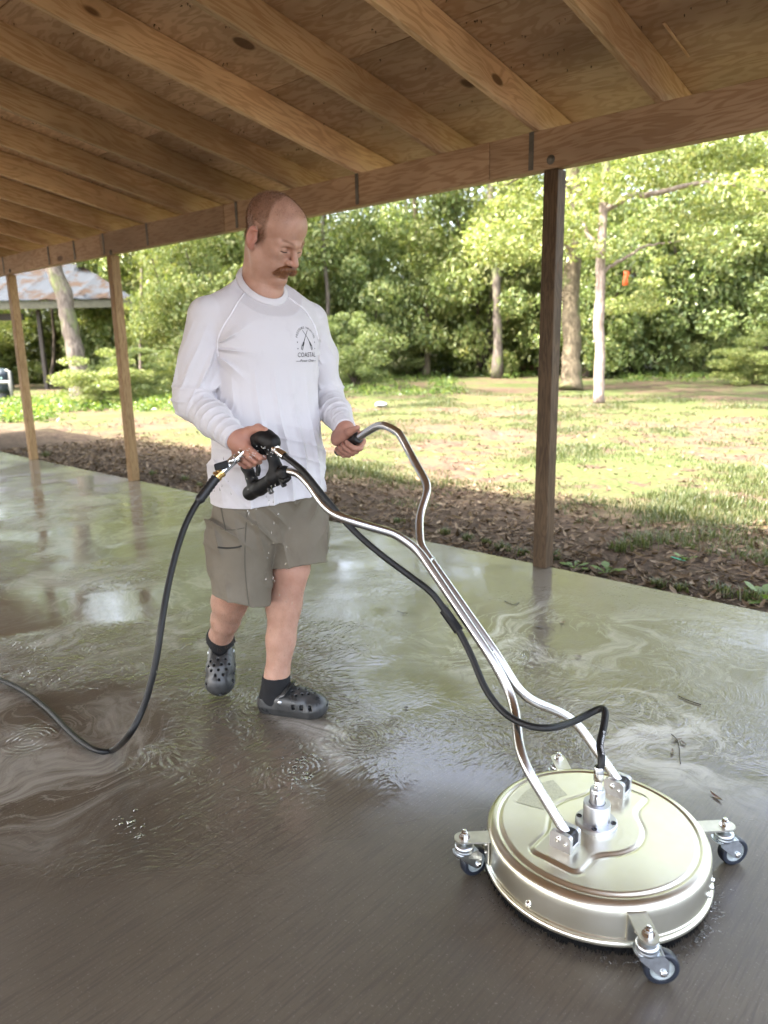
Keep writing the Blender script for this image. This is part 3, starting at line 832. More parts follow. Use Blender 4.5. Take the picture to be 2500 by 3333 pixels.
# the far wood behind everything reads as one mass
rng = np.random.default_rng(77); az = rng.uniform(-1.5, 1.5, 1150); R_ = rng.uniform(38, 50, 1150)
base_az = math.atan2(fw[1], fw[0])
C = np.c_[R_ * np.cos(base_az + az), R_ * np.sin(base_az + az), rng.uniform(0, 1, 1150) ** .8 * 23]
V, F = clump_cloud(C, rng.uniform(1.5, 3.0, 1150), 62000, .45, rng, flat=.7, up=.6)
tag(obj('far_woodland', mesh_np('far_woodland', V, F, False), M['leaf_mid']), kind='stuff')
# low green cover along the edge of the wood
rng = np.random.default_rng(78); C = []; 
for x0, x1, ya, yb, m in ((0, 120, 858, 905, 110), (120, 400, 850, 885, 170), (400, 600, 838, 872, 60), (690, 1000, 806, 850, 150), (1000, 1160, 796, 815, 60), (1320, 1659, 800, 822, 120)):
    for k in range(m): C.append(gp(rng.uniform(x0, x1), rng.uniform(ya, yb), -.0))
V, F = clump_cloud(C, rng.uniform(.15, .5, len(C)), 20000, .085, rng, flat=.5, up=1.0)
tag(obj('ground_cover', mesh_np('ground_cover', V, F, False), M['leaf_ground']), kind='stuff')

# ------------------------------------------------------------------ grass and litter in the yard
from mathutils import noise as mnoise
def patch(x, y, s=.8, o=0.0): return mnoise.noise(Vector((x * s + o, y * s, o)))
rng = np.random.default_rng(5); B = []; Hh = []
while len(B) < 80000:
    t_ = rng.uniform(0, 1) ** 1.7; y = 4.4 + t_ * 14; x = rng.uniform(-17 * (.3 + .7 * t_) - 1.0, 3.0)
    shade = y < 5.5
    p_ = patch(x, y, .8) + .5 * patch(x, y, 2.6, 9.0) + (.16 if x > -2.6 else -.05) - (0.30 if shade and x < -2.2 else .05)
    if y < 4.7 and x < -1.0: continue
    if p_ > -.18 and rng.uniform() < .25 + p_:
        B.append((x, y)); Hh.append((.030 + .028 * max(0, min(1, p_ * 1.5))) * rng.uniform(.6, 1.5) * (1 + .4 * t_) * (1.25 if y < 6.4 and x > -3 else 1))
B = np.array(B); Hh = np.array(Hh); n = len(B)
a = rng.uniform(0, 6.283, n); lean = rng.uniform(.15, .8, n); w = .0032 + .003 * np.clip((B[:, 1] - 5) / 9, 0, 1)
base = np.c_[B, ground_z(B[:, 0], B[:, 1]) - .004]; d = np.c_[np.cos(a), np.sin(a), np.zeros(n)]; s_ = np.c_[-np.sin(a), np.cos(a), np.zeros(n)]
mid = base + d * (lean * Hh * .35)[:, None] + np.c_[np.zeros((n, 2)), Hh * .6]
tip = base + d * (lean * Hh)[:, None] + np.c_[np.zeros((n, 2)), Hh * .95]
V = np.stack([base - s_ * w[:, None], base + s_ * w[:, None], mid + s_ * w[:, None] * .8, mid - s_ * w[:, None] * .8, tip], 1).reshape(-1, 3)
i5 = np.arange(n)[:, None] * 5
tag(obj('grass', mesh_np('grass', V, [i5 + [0, 1, 2, 3], i5 + [3, 2, 4]], False), M['grass']), kind='stuff')
def dead_leaf(L, W, curl, rng):
    """a curled leaf, twelve faces, lying along X"""
    u = np.linspace(-1, 1, 5); V = []
    for k, q in enumerate(u):
        wd = W * (1 - abs(q) ** 1.8) * .5 + .0006
        for v in (-1, 0, 1): V.append((q * L / 2, v * wd, curl * L * (q * q * .5) + abs(v) * wd * curl * 1.3))
    V = np.array(V); V[:, 2] += rng.normal(0, L * .015, len(V)); F = []
    for k in range(4):
        for v in range(2): F.append((k * 3 + v, k * 3 + 3 + v, k * 3 + 4 + v, k * 3 + 1 + v))
    return V, np.array(F)
rng = np.random.default_rng(6)
LV = [dead_leaf(rng.uniform(.05, .085), rng.uniform(.018, .034), rng.uniform(.1, .6), rng) for k in range(6)]
def rot_zxy(n, rng, tilt):
    a = rng.uniform(0, 6.283, n); b_ = rng.normal(0, tilt, n); c_ = rng.normal(0, tilt, n); out = []
    for i in range(n): out.append(np.array((Matrix.Rotation(a[i], 3, 'Z') @ Matrix.Rotation(b_[i], 3, 'X') @ Matrix.Rotation(c_[i], 3, 'Y'))))
    return np.array(out)
def scatter(pts, name, mat, tilt=.35, s0=.6, s1=1.25):
    b = MB(); n = len(pts); R = rot_zxy(n, rng, tilt)
    for i, p in enumerate(pts):
        V, F = LV[i % 6]; b.add((V * rng.uniform(s0, s1)) @ R[i].T + p, [F])
    return b.build(name, mat, smooth=False)
pts = []
while len(pts) < 10500:
    x = rng.uniform(-11, 2.0); y = SLAB_Y + .02 + rng.uniform(0, 1) ** 1.3 * 2.1
    if patch(x, y, .8) + (.16 if x > -2.6 else -.3) > .25 and y > 4.9: continue
    pts.append((x, y, float(ground_z(x, y)) + rng.uniform(.002, .022)))
for k in range(5200):
    x = rng.uniform(-14, 2.0); y = rng.uniform(5.6, 14)
    if patch(x, y, .8) < .1: pts.append((x, y, float(ground_z(x, y)) + rng.uniform(.002, .012)))
tag(scatter(pts, 'leaf_litter', M['litter']), kind='stuff')
lm = [mesh_np('fallen_leaf', V, F, False) for V, F in LV]
for m_ in lm: m_.materials.append(M['litter'])
k = 0
while k < 170:
    x = rng.uniform(-2.3, .1); y = SLAB_Y + .03 + rng.uniform(0, 1) * .8
    o = bpy.data.objects.new('fallen_leaf', lm[k % 6]); COL.objects.link(o)
    o.location = (x, y, float(ground_z(x, y)) + rng.uniform(.008, .03)); s_ = rng.uniform(.8, 1.3); o.scale = (s_, s_, s_)
    o.rotation_euler = (rng.normal(0, .35), rng.normal(0, .35), rng.uniform(0, 6.28))
    tag(o, 'brown curled dead leaf lying in the mulch strip beside the slab', 'leaf', 'dead leaves in the mulch beside the slab'); k += 1

# weeds growing along the slab's edge
def weed(label, x, y, n, L, kind, group, seed, mat='leaf_bright'):
    rng = np.random.default_rng(seed); p = gp(x, y, -.05)
    p[1] = max(p[1], SLAB_Y + .03); p[2] = float(ground_z(p[0], p[1]))
    r_ = root('weed', p, label, 'weed', group)
    if kind == 'broad':
        for k in range(n):
            a = k * 2.4 + rng.uniform(-.3, .3); l = L * rng.uniform(.7, 1.2); el = rng.uniform(.25, .9)
            d = G([math.cos(a) * math.cos(el), math.sin(a) * math.cos(el), math.sin(el)]); s_ = G([-math.sin(a), math.cos(a), 0]); nn = np.cross(d, s_)
            V = []; 
            for t_, wd, dr in ((0, .04, 0), (.35, .10, -.0), (.6, .42, -.05), (.8, .36, -.12), (1.0, .03, -.22)):
                c_ = p + d * l * t_ + G([0, 0, dr * l])
                V += [c_ - s_ * wd * l * .5 - nn * .05 * l * wd, c_, c_ + s_ * wd * l * .5 - nn * .05 * l * wd]
            F = [(q * 3 + v, q * 3 + 1 + v, q * 3 + 4 + v, q * 3 + 3 + v) for q in range(4) for v in range(2)]
            obj('leaf', mesh_np('leaf', V, np.array(F)), M[mat], r_)
    else:
        a = rng.uniform(0, 6.28, n); l = L * rng.uniform(.5, 1.2, n); le = rng.uniform(.1, .9, n)
        b_ = p + np.c_[rng.normal(0, L * .35, n), rng.normal(0, L * .22, n), np.zeros(n)]
        d = np.c_[np.cos(a), np.sin(a), np.zeros(n)]; s_ = np.c_[-np.sin(a), np.cos(a), np.zeros(n)] * .003
        mid = b_ + d * (le * l * .4)[:, None] + np.c_[np.zeros((n, 2)), l * .6]; tip = b_ + d * (le * l)[:, None] + np.c_[np.zeros((n, 2)), l * .8]
        V = np.stack([b_ - s_, b_ + s_, mid + s_, mid - s_, tip], 1).reshape(-1, 3); i5 = np.arange(n)[:, None] * 5
        o = obj('blades', mesh_np('blades', V, [i5 + [0, 1, 2, 3], i5 + [3, 2, 4]], False), M[mat], r_)
    return r_
weed('broad leaved weed nearest the foot of the nearest post', 1240, 1224, 7, .10, 'broad', None, 1, 'leaf_ground')
weed('broad leaved weed second from the nearest post along the slab edge', 1310, 1235, 9, .12, 'broad', None, 2, 'leaf_ground')
weed('broad leaved weed among the mulch near the green scrap', 1480, 1215, 8, .10, 'broad', None, 3, 'leaf_ground')
weed('large leaved weed at the slab edge where it leaves the picture at right', 1650, 1300, 9, .15, 'broad', None, 4, 'leaf_ground')
for k, (x, y, L) in enumerate([(1195, 1205, .07), (1050, 1178, .06), (1085, 1190, .07), (1010, 1165, .06), (960, 1150, .06), (1130, 1200, .06), (1420, 1268, .07), (1470, 1280, .06), (400, 1035, .07), (330, 1025, .07), (430, 1050, .06), (100, 985, .09), (290, 1020, .05), (1380, 1190, .13), (1340, 1195, .11), (1560, 1290, .08), (860, 1128, .06), (1620, 1302, .09)]):
    weed('small tuft of dark green grass at the edge of the slab', x, y, 70, L, 'tuft', 'grass tufts along the slab edge', 40 + k, 'grass')

# ------------------------------------------------------------------ shed, tank and small things across the yard
c_ = at(110, 655, 25.5); sx = G([.62, .78, 0.0]); sx = CR * 1.0; sx[2] = 0; sx /= np.linalg.norm(sx); sy = G([-sx[1], sx[0], 0.0])
ez = at(100, 655, 25.5)[2]
def SP(u, v, z): return c_ + sx * u + sy * v + G([0, 0, z - c_[2]])
shed = root('open_shed', SP(0, 1.5, -.06), 'open pole shed with a leaf strewn grey metal roof beyond the leaning trunk', 'shed')
rz = ez + 1.15; cor = at(298, 652, 25.5); uR = float((cor - c_) @ sx); uL = -6.0
top = at(205, 577, 29.0)
# roof sheets, each a ribbed strip up the slope
nst = 9; wdt = (uR - uL) / nst
roofm = NT('weathered_metal'); oo = roofm.obj(); n_ = roofm.noise(oo, 1.1, 6, .65); n2_ = roofm.noise(oo, 7, 4)
lit_ = roofm.mapr(roofm.math('ADD', n_, roofm.math('MULTIPLY', n2_, .25)), .60, .72)
roofm.bsdf(Base_Color=roofm.mix(lit_, (.046, .051, .060), (.042, .029, .022)), Roughness=.8, Specular_IOR_Level=.05)
for k in range(nst):
    u0, u1 = uL + k * wdt, uL + (k + 1) * wdt - .01
    hip = max(0, (u1 - (uR - 3.2)) / 3.2)                     # hipped at the right-hand end
    hip0 = max(0, (u0 - (uR - 3.2)) / 3.2)
    rows = []
    for q in range(5):
        u = u0 + (u1 - u0) * q / 4; hp = max(0, (u - (uR - 3.2)) / 3.2); t_ = 1 - hp
        rows.append((SP(u, -.4, ez + .1 + (.03 if q in (0, 4) else 0)), SP(u, -.4 + 3.6 * t_, ez + .1 + 1.55 * t_ + (.03 if q in (0, 4) else 0))))
    V = [p for r0_ in rows for p in r0_] + [p - G([0, 0, .03]) for r0_ in rows for p in r0_]
    F = [(2 * q, 2 * q + 2, 2 * q + 3, 2 * q + 1) for q in range(4)] + [(10 + 2 * q, 11 + 2 * q, 13 + 2 * q, 12 + 2 * q) for q in range(4)] + [(2 * q, 10 + 2 * q, 12 + 2 * q, 2 * q + 2) for q in range(4)]
    obj('roof_sheet', mesh_np('roof_sheet', V, np.array(F), False), roofm.m, shed)
Rm = np.stack([sx, sy, G([0, 0, 1.0])], -1)
olive = plain('olive_fascia', (.10, .095, .062), .7, var=.2); dk = plain('shed_post', (.05, .04, .033), .8)
MB().box(SP((uL + uR) / 2, -.3, ez - .07), (uR - uL - .2, .06, .26), Rm, .01).build('fascia', olive, shed, False)
MB().box(SP(uL + 2.4, .4, ez - .42), (4.8, .12, .24), Rm, .01).build('crossbeam', dk, shed, False)
for u, v in ((-2.5, 0), (-.62, .3), (.1, .9), (-4.6, .2), (2.2, 2.4), (-2.5, 4.5), (.9, 4.5)):
    MB().box(SP(u, v, (ez - .2 - .1) / 2), (.13, .13, ez - .1), Rm, .01).build('post', dk, shed, False)
# water tank with its white pipework
dep = 21.0; tb = at(12, 860, dep); tb[2] = -.06
zt_ = at(12, 795, dep)[2]
tank = root('pressure_tank', tb, 'dark blue grey domed water tank with white pipework at the left edge', 'water tank')
r_ = .27; h_ = zt_ + .06
prof = [(0, .25), (r_ * .8, .25), (r_, .33)] + [(r_, z_) for z_ in np.linspace(.4, h_ - .18, 5)] + [(r_ * math.cos(a_), h_ - .18 + .18 * math.sin(a_)) for a_ in np.linspace(.1, math.pi / 2, 7)]
MB().lathe(prof, tb, n=28).build('tank_body', plain('tank_paint', (.014, .024, .034), .45, var=.15), tank)
MB().box(tb + G([0, 0, .58 * h_ + .12]) - fw * (r_ - .005) * G([1, 1, 0]), (.01, .22, .05), np.stack([fw * G([1, 1, 0]) / np.hypot(*fw[:2]), np.cross(G([0, 0, 1]), fw * G([1, 1, 0]) / np.hypot(*fw[:2])), G([0, 0, 1])], -1), .002).build('label_band', plain('label_green', (.25, .42, .36), .6), tank, False)
MB().lathe([(r_ * .6, 0), (r_ * .6, .26)], tb, n=20).build('stand', M['dark_metal'], tank)
pvc = plain('white_pipe', (.26, .25, .23), .6)
dn = at(12, 860, dep - .5) - tb; dn[2] = 0
P = fillet([tb + dn * .9 + CR * -.5 + G([0, 0, .55]), tb + dn * .9 + CR * .18 + G([0, 0, .55]), tb + dn * .9 + CR * .2 + G([0, 0, .12])], .05)
MB().tube(P, .045, 10).build('pipe', pvc, tank)
MB().tube([tb + dn * .9 + CR * .2 + G([0, 0, .0]), tb + dn * .9 + CR * .2 + G([0, 0, .85]), tb + dn * .9 + CR * .1 + G([0, 0, .87])], .04, 10).build('riser_pipe', pvc, tank)
# small things in the yard
def rock(name, label, cat, c, size, mat, seed):
    rng = np.random.default_rng(seed); bm2 = bmesh.new(); bmesh.ops.create_icosphere(bm2, subdivisions=2, radius=1)
    for v in bm2.verts: v.co = Vector([v.co[i] * size[i] * (1 + rng.normal(0, .09)) for i in range(3)])
    me = bpy.data.meshes.new(name); bm2.to_mesh(me); bm2.free()
    return tag(obj(name, me, mat, None, c), label, cat)
p = gp(823, 874, .0); rock('stone', 'pale grey block of stone lying in the sunlit grass right of the man', 'stone', p, (.17, .12, .07), plain('pale_stone', (.22, .215, .20), .8, var=.15), 1)
p = gp(1135, 795, .1); rock('tarpaulin', 'faded pinkish red tarpaulin heap at the edge of the wood left of the nearest post', 'tarpaulin', p, (.9, .4, .16), plain('faded_red', (.36, .17, .15), .7, var=.25), 2)
p = at(1352, 600, 16.5)
tg = root('marker_tape', p, 'orange red marker ribbon hanging in front of the dark wood at right', 'ribbon')
w_ = .055; V = []
for q in range(7):
    t_ = q / 6; V += [p + CR * (-w_ + .01 * math.sin(q)) + G([0, 0, .14 - .3 * t_]) + fw * .03 * math.sin(q * 1.3), p + CR * (w_ + .012 * math.sin(q * 1.7)) + G([0, 0, .14 - .3 * t_]) - fw * .03 * math.sin(q * 1.1)]
rb = obj('ribbon', mesh_np('ribbon', V, np.array([(2 * q, 2 * q + 1, 2 * q + 3, 2 * q + 2) for q in range(6)])), plain('orange_tape', (.75, .12, .03), .5), tg)
sm_ = rb.modifiers.new('thick', 'SOLIDIFY'); sm_.thickness = .004
MB().tube([p + G([0, 0, .14]), p + G([0, 0, .5]), at(1352, 555, 16.2)], .004, 6).build('string', M['bark_dark'], tg)
p = gp(1462, 1206, -.02); rb = MB()
rb.box(p, (.10, .035, .004), frame((.1, .25, 1)), .001); tag(rb.build('plastic_scrap', plain('teal_plastic', (.05, .42, .27), .35)), 'small teal green plastic scrap lying in the mulch at right', 'litter')

# ------------------------------------------------------------------ the surface cleaner
CC = A3(-.703, 1.522, 0)
cl = root('surface_cleaner', CC, 'round stainless steel surface cleaner on four casters with a bent tube handle', 'surface cleaner')
RD, ZD = .267, .128
def deck_h(x, y):
    r = np.hypot(x, y); sm = lambda d, w: (lambda u: u * u * (3 - 2 * u))(np.clip(.5 - d / w, 0, 1))
    h = np.full_like(r, ZD)
    h += .0035 * sm(r - .231, .007)
    h -= .0030 * np.exp(-((r - .2375) / .0035) ** 2)
    q = np.stack([np.abs(x + .012) - .045, np.abs(y) - .172], -1)
    bx = np.hypot(np.maximum(q[..., 0], 0), np.maximum(q[..., 1], 0)) + np.minimum(q.max(-1), 0) - .016
    d = np.minimum(bx, r - .108)
    k = .03; a_ = np.clip(.5 + .5 * ((r - .108) - bx) / k, 0, 1); d = (r - .108) * (1 - a_) + bx * a_ - k * a_ * (1 - a_)
    h += .0042 * sm(d, .009)
    h -= .0016 * np.exp(-((d - .006) / .003) ** 2)
    h += .0008 * np.sin(x * 23 + 1) * np.sin(y * 19)                # slightly oil-canned sheet
    e = np.clip((r - (RD - .024)) / .024, 0, 1); h -= .020 * (1 - np.sqrt(np.maximum(1 - e * e, 0)))
    return h
rr = np.unique(np.r_[np.linspace(.0, .20, 70), np.linspace(.20, .25, 36), np.linspace(.25, RD, 14)]); rr[0] = .0005
na = 288; aa = np.linspace(0, 2 * np.pi, na, endpoint=False)
X, Y = rr[:, None] * np.cos(aa), rr[:, None] * np.sin(aa); Z = deck_h(X, Y)
ring = [(RD + .0005, .098), (RD + .001, .06), (RD + .001, .050), (RD + .0035, .048), (RD + .0035, .043), (RD + .007, .041), (RD + .008, .036), (RD + .007, .031), (RD - .004, .030), (RD - .004, .05)]
V = np.stack([X, Y, Z], -1).reshape(-1, 3)
for r_, z_ in ring: V = np.vstack([V, np.stack([r_ * np.cos(aa), r_ * np.sin(aa), np.full(na, z_)], -1)])
m = len(rr) + len(ring); i = np.arange(m - 1)[:, None] * na; j = np.arange(na)[None]; k = (j + 1) % na
F = np.stack([i + j, i + na + j, i + na + k, i + k], -1).reshape(-1, 4)
deck = obj('deck', mesh_np('deck', V + CC, F), M['deck'], cl); sharp(deck.data, 50)
# brush skirt with ragged bristles
b = MB(); b.lathe([(RD - .006, .04), (RD - .004, .030), (RD - .002, .012), (RD - .02, .010)], CC, n=96)
rng = np.random.default_rng(9)
for q in range(900):
    a_ = rng.uniform(0, 2 * np.pi); w = .004; c_, s_ = math.cos(a_), math.sin(a_); tgt = G([-s_, c_, 0]); p = CC + G([c_, s_, 0]) * (RD - .002)
    b.add([p - tgt * w + G([0, 0, .028]), p + tgt * w + G([0, 0, .028]), p + tgt * rng.normal(0, .006) + G([c_, s_, 0]) * rng.uniform(0, .008) + G([0, 0, rng.uniform(.002, .008)])], [np.array([[0, 1, 2]])])
b.build('brush_skirt', plain('brush_black', (.006, .006, .006), .95, spec=.1), cl)
# worn sticker, a sector of a ring
V = []; F = []
for q, a_ in enumerate(np.linspace(math.radians(150), math.radians(194), 15)):
    for e, r_ in enumerate(np.linspace(.132, .205, 7)):
        V.append(CC + A3(r_ * math.cos(a_), r_ * math.sin(a_), float(deck_h(np.array([r_ * math.cos(a_)]), np.array([r_ * math.sin(a_)]))[0]) + .0006))
F = [(q * 7 + e, q * 7 + e + 1, q * 7 + 8 + e, q * 7 + 7 + e) for q in range(14) for e in range(6)]
st = NT('worn_sticker'); n_ = st.noise(st.obj(), 160, 6, .7, 1.0)
st.bsdf(Base_Color=st.mix(st.mapr(n_, .42, .56), (.62, .60, .50), (.72, .70, .59)), Metallic=.9, Roughness=.4)
obj('sticker', mesh_np('sticker', V, np.array(F)), st.m, deck)
# rivets and small bolts round the wall
rv = MB().lathe([(0, .006), (.004, .0055), (.0055, .003), (.0055, 0), (.008, 0), (.008, -.002)], n=12).mesh('wall_bolt'); rv.materials.append(M['chrome'])
for px, py in ((1158, 1938), (1517, 1895), (1511, 1908), (1502, 1922)):
    p = gp(px, py, .062); a_ = math.atan2(p[1] - CC[1], p[0] - CC[0]); d = A3(math.cos(a_), math.sin(a_), 0)
    o = obj('wall_bolt', rv, None, cl); mm = Matrix(frame(d)).to_4x4(); mm.translation = Vector(CC + d * (RD + .002) + A3(0, 0, .062)); o.matrix_basis = mm
# caster arms and casters
def caster(a_deg, trail_deg):
    a_ = math.radians(a_deg); d = A3(math.cos(a_), math.sin(a_), 0); s_ = A3(-d[1], d[0], 0); R = np.stack([d, s_, A3(0, 0, 1)], -1)
    zA = .112; rb = .328
    pts = [(-.064, -.021), (.004, -.021)] + [(.004 + .021 * math.sin(t_), -.021 * math.cos(t_)) for t_ in np.linspace(.2, math.pi - .2, 11)] + [(.004, .021), (-.064, .021)]
    b = MB().prism(pts, -.0022, .0022, CC + d * rb + A3(0, 0, zA), R)
    b.box(CC + d * (RD + .0045) + A3(0, 0, .080), (.0044, .042, .062), R, .001)
    for zz in (.070, .092): b.lathe([(0, .0045), (.004, .004), (.0045, 0)], CC + d * (RD + .0067) + A3(0, 0, zz) , frame(d), 10)
    arm = b.build('caster_arm', M['plate'], cl, False)
    c0 = CC + d * rb
    b = MB(); hexr = .0098
    for k0, (z0, z1, r_) in enumerate(((.1144, .116, .0135), (.116, .124, hexr), (.096, .1098, .0085))):
        n6 = 6 if k0 != 0 else 20
        b.prism([(r_ * math.cos(q * 2 * math.pi / n6), r_ * math.sin(q * 2 * math.pi / n6)) for q in range(n6)], z0, z1, c0)
    b.lathe([(.0085, .124), (.008, .128), (.0055, .130), (.0055, .1275), (.0052, .133), (0, .1335)], c0, n=14)
    b.build('nut', M['chrome'], arm, True, 30)
    # swivel race
    MB().lathe([(.008, .098), (.020, .0975), (.0235, .094), (.0245, .090), (.0235, .087), (.0225, .0862), (.0238, .084), (.024, .080), (.0225, .076), (.012, .075)], c0, n=28).build('swivel_race', M['zinc'], cl)
    t_ = math.radians(trail_deg); e = A3(math.cos(t_), math.sin(t_), 0); y_ = A3(-e[1], e[0], 0)
    RF = np.stack([e, A3(0, 0, 1), np.cross(e, A3(0, 0, 1))], -1)     # plate plane: trail, up; normal sideways
    ax = .030; rw = .0375
    b = MB()
    for sg in (-1, 1):
        poly = [(-.021, .078), (.026, .079), (.040, .064)] + [(ax + .011 * math.cos(q), .0375 + .011 * math.sin(q)) for q in np.linspace(.25, -2.6, 8)] + [(-.006, .055), (-.020, .068)]
        b.prism(poly, sg * .0178 - .0011, sg * .0178 + .0011, c0, RF)
    b.prism([(-.0225, -.0189), (.027, -.0189), (.027, .0189), (-.0225, .0189), (-.028, .008), (-.028, -.008)], .0755, .0785, c0, np.stack([e, y_, A3(0, 0, 1)], -1))
    b.prism([(.025, -.0189), (.030, -.0185), (.030, .0185), (.025, .0189)], .066, .0785, c0, np.stack([e, y_, A3(0, 0, 1)], -1))
    fork = b.build('fork', M['zinc'], cl, False)
    wc = c0 + e * ax + A3(0, 0, rw)
    RW = frame(y_)
    tyre = MB().lathe([(.0255, -.011), (.0325, -.0125), (.0362, -.0105), (rw, -.005), (rw, .005), (.0362, .0105), (.0325, .0125), (.0255, .011)], wc, RW, 40).build('wheel', M['wheel'], cl)
    MB().lathe([(0, -.0105), (.012, -.0105), (.013, -.008), (.0245, -.007), (.0258, -.0105), (.0258, .0105), (.0245, .007), (.013, .008), (.012, .0105), (0, .0105)], wc, RW, 32).build('hub', M['hub'], tyre)
    b = MB().lathe([(.0, -.024), (.0055, -.024), (.0075, -.0225), (.0075, -.0195), (.0035, -.019), (.0035, .019), (.0075, .0195), (.0075, .0225), (.0055, .024), (0, .024)], wc, RW, 8)
    b.build('axle_bolt', M['chrome'], fork)
for a_deg, tr_ in ((-45, 42), (45, 56), (135, 60), (-135, 72)): caster(a_deg, tr_)
# swivel in the middle of the deck
zf = ZD + .0075
fl = MB().lathe([(0, zf + .012), (.048, zf + .012), (.0505, zf + .0095), (.0505, zf - .004)], CC, n=48).build('flange', M['alu'], cl, True, 40)
sb = MB().lathe([(.0068, .0006), (.0068, .002), (.0042, .0022), (.0042, .0008), (0, .0008)], n=14).mesh('socket_screw'); sb.materials.append(M['dark_metal'])
for q in range(4):
    a_ = math.radians(20 + 90 * q); o = obj('socket_screw', sb, None, fl); o.matrix_basis = Matrix.Translation(Vector(CC + A3(.041 * math.cos(a_), .041 * math.sin(a_), zf + .0115)))
bz = zf + .012
MB().lathe([(.0325, bz), (.0325, bz + .045), (.0315, bz + .048), (.020, bz + .0485)], CC, n=40).build('swivel_body', M['alu'], cl, True, 40)
b = MB().lathe([(.0185, bz + .048), (.0185, bz + .082), (.0165, bz + .086), (.010, bz + .0865)], CC, n=32)
b.box(CC + A3(.004, -.0166, bz + .066), (.020, .006, .026), frame(A3(0, 0, 1), A3(.8, -.6, 0)), .001)
b.build('swivel_neck', M['alu'], cl, True, 40)
b = MB().prism([(.0105 * math.cos(q * math.pi / 3), .0105 * math.sin(q * math.pi / 3)) for q in range(6)], bz + .086, bz + .094, CC)
b.lathe([(.008, bz + .094), (.0095, bz + .097), (.008, bz + .100), (.0095, bz + .103), (.0085, bz + .106), (.0118, bz + .110), (.0122, bz + .142), (.0105, bz + .145), (.008, bz + .145)], CC, n=20)
b.build('hose_ferrule', M['chrome'], cl, True, 40)
ferr_top = CC + A3(0, 0, bz + .143)
# hinge blocks
for hy in (1.401, 1.681):
    hc = A3(-.722, hy, ZD + .0075)
    b = MB()
    for sg in (-1, 1):
        poly = [(-.027, 0), (.027, 0), (.027, .034)] + [(.017 + .010 * math.cos(q), .034 + .010 * math.sin(q)) for q in np.linspace(.2, 1.5, 5)] + [(-.017 - .010 * math.sin(q), .034 + .010 * math.cos(q)) for q in np.linspace(.1, 1.5, 5)] + [(-.027, .034)]
        b.prism(poly, sg * .0195 - .006, sg * .0195 + .006, hc, np.stack([A3(1, 0, 0), A3(0, 0, 1), A3(0, -1, 0)], -1))
    b.box(hc + A3(0, 0, .006), (.0535, .028, .012), None, .001)
    hb = b.build('hinge_block', M['alu'], cl, False)
    MB().box(hc + A3(.012, 0, .027), (.020, .0255, .030), None, .003).build('tube_plug', M['dark_metal'], hb, False)
    for dx, dz, r_ in ((-.004, .028, .0062), (.015, .022, .0035)):
        MB().lathe([(0, .003), (r_ * .55, .003), (r_ * .6, .0015), (r_, .0045), (r_, 0)], hc + A3(dx, -.0255, dz), frame(A3(0, -1, 0)), 12).build('pivot_screw', M['chrome'], hb)
# handle tubes
RT = .0127
near = [(-.716, 1.401, .163), (-.852, 1.406, .307), (-.945, 1.522, .382), (-1.01, 1.5268, .470), (-1.275, 1.5268, .740), (-1.330, 1.490, .783), (-1.423, 1.392, .830), (-1.490, 1.376, .862), (-1.548, 1.375, .915), (-1.60, 1.375, .944), (-1.665, 1.375, .944)]
far = [(-.716, 1.681, .163), (-.852, 1.674, .307), (-.945, 1.560, .382), (-1.01, 1.5532, .470), (-1.288, 1.5532, .742)]
far += [tuple(aty(905, 1120, 1.60)), tuple(aty(927, 1052, 1.665)), tuple(aty(888, 983, 1.70)), tuple(aty(862, 934, 1.705)), tuple(aty(826, 918, 1.705)), tuple(aty(797, 930, 1.705)), tuple(aty(770, 948, 1.705))]
Pn = fillet(near[:6], .055); Pn = np.vstack([Pn[:-1], spline(near[5:], 10)])
Pf = fillet(far[:5] , .055); Pf = np.vstack([Pf[:-1], fillet(far[4:9], .03), spline(far[8:], 8)[1:]])
def smooth_path(P, it=6):
    P = P.copy()
    for _ in range(it): P[1:-1] = .25 * P[:-2] + .5 * P[1:-1] + .25 * P[2:]
    return P
def resample(P, step=.008):
    s_ = np.r_[0, np.cumsum(np.linalg.norm(np.diff(P, axis=0), axis=1))]; u = np.linspace(0, s_[-1], int(s_[-1] / step) + 1)
    return np.stack([np.interp(u, s_, P[:, q]) for q in range(3)], -1)
Pn, Pf = smooth_path(resample(Pn), 5), smooth_path(resample(Pf), 5)
tn = MB().tube(Pn, RT, 20).build('handle_tube', M['steel'], cl); MB().tube(Pf, RT, 20).build('handle_tube', M['steel'], cl)
# weld where the tubes meet, and its lower one
for fx, fz in ((-1.243, .703), (-1.03, .487)):
    MB().tube([(fx, 1.527 - RT * .7, fz + RT * .62), (fx, 1.540, fz + RT * .50), (fx, 1.553 + RT * .7, fz + RT * .62)], [.0035, .006, .0035], 10).build('weld_bead', M['zinc'], tn)
# rubber grip on the free end
g0, g1 = Pf[-1], Pf[-1] + (Pf[-1] - Pf[-6]) / np.linalg.norm(Pf[-1] - Pf[-6]) * .115
gdir = (g1 - g0) / np.linalg.norm(g1 - g0)
g0 = g0 - gdir * .012
MB().lathe([(.0128, -.0005), (.0185, 0), (.0195, .004), (.0188, .010), (.0165, .016)] + [(.0165 - .0008 * (q % 2), .018 + q * .006) for q in range(15)] + [(.0165, .112), (.012, .120), (0, .121)], g0, frame(gdir), 24).build('grip', M['rubber'], cl)

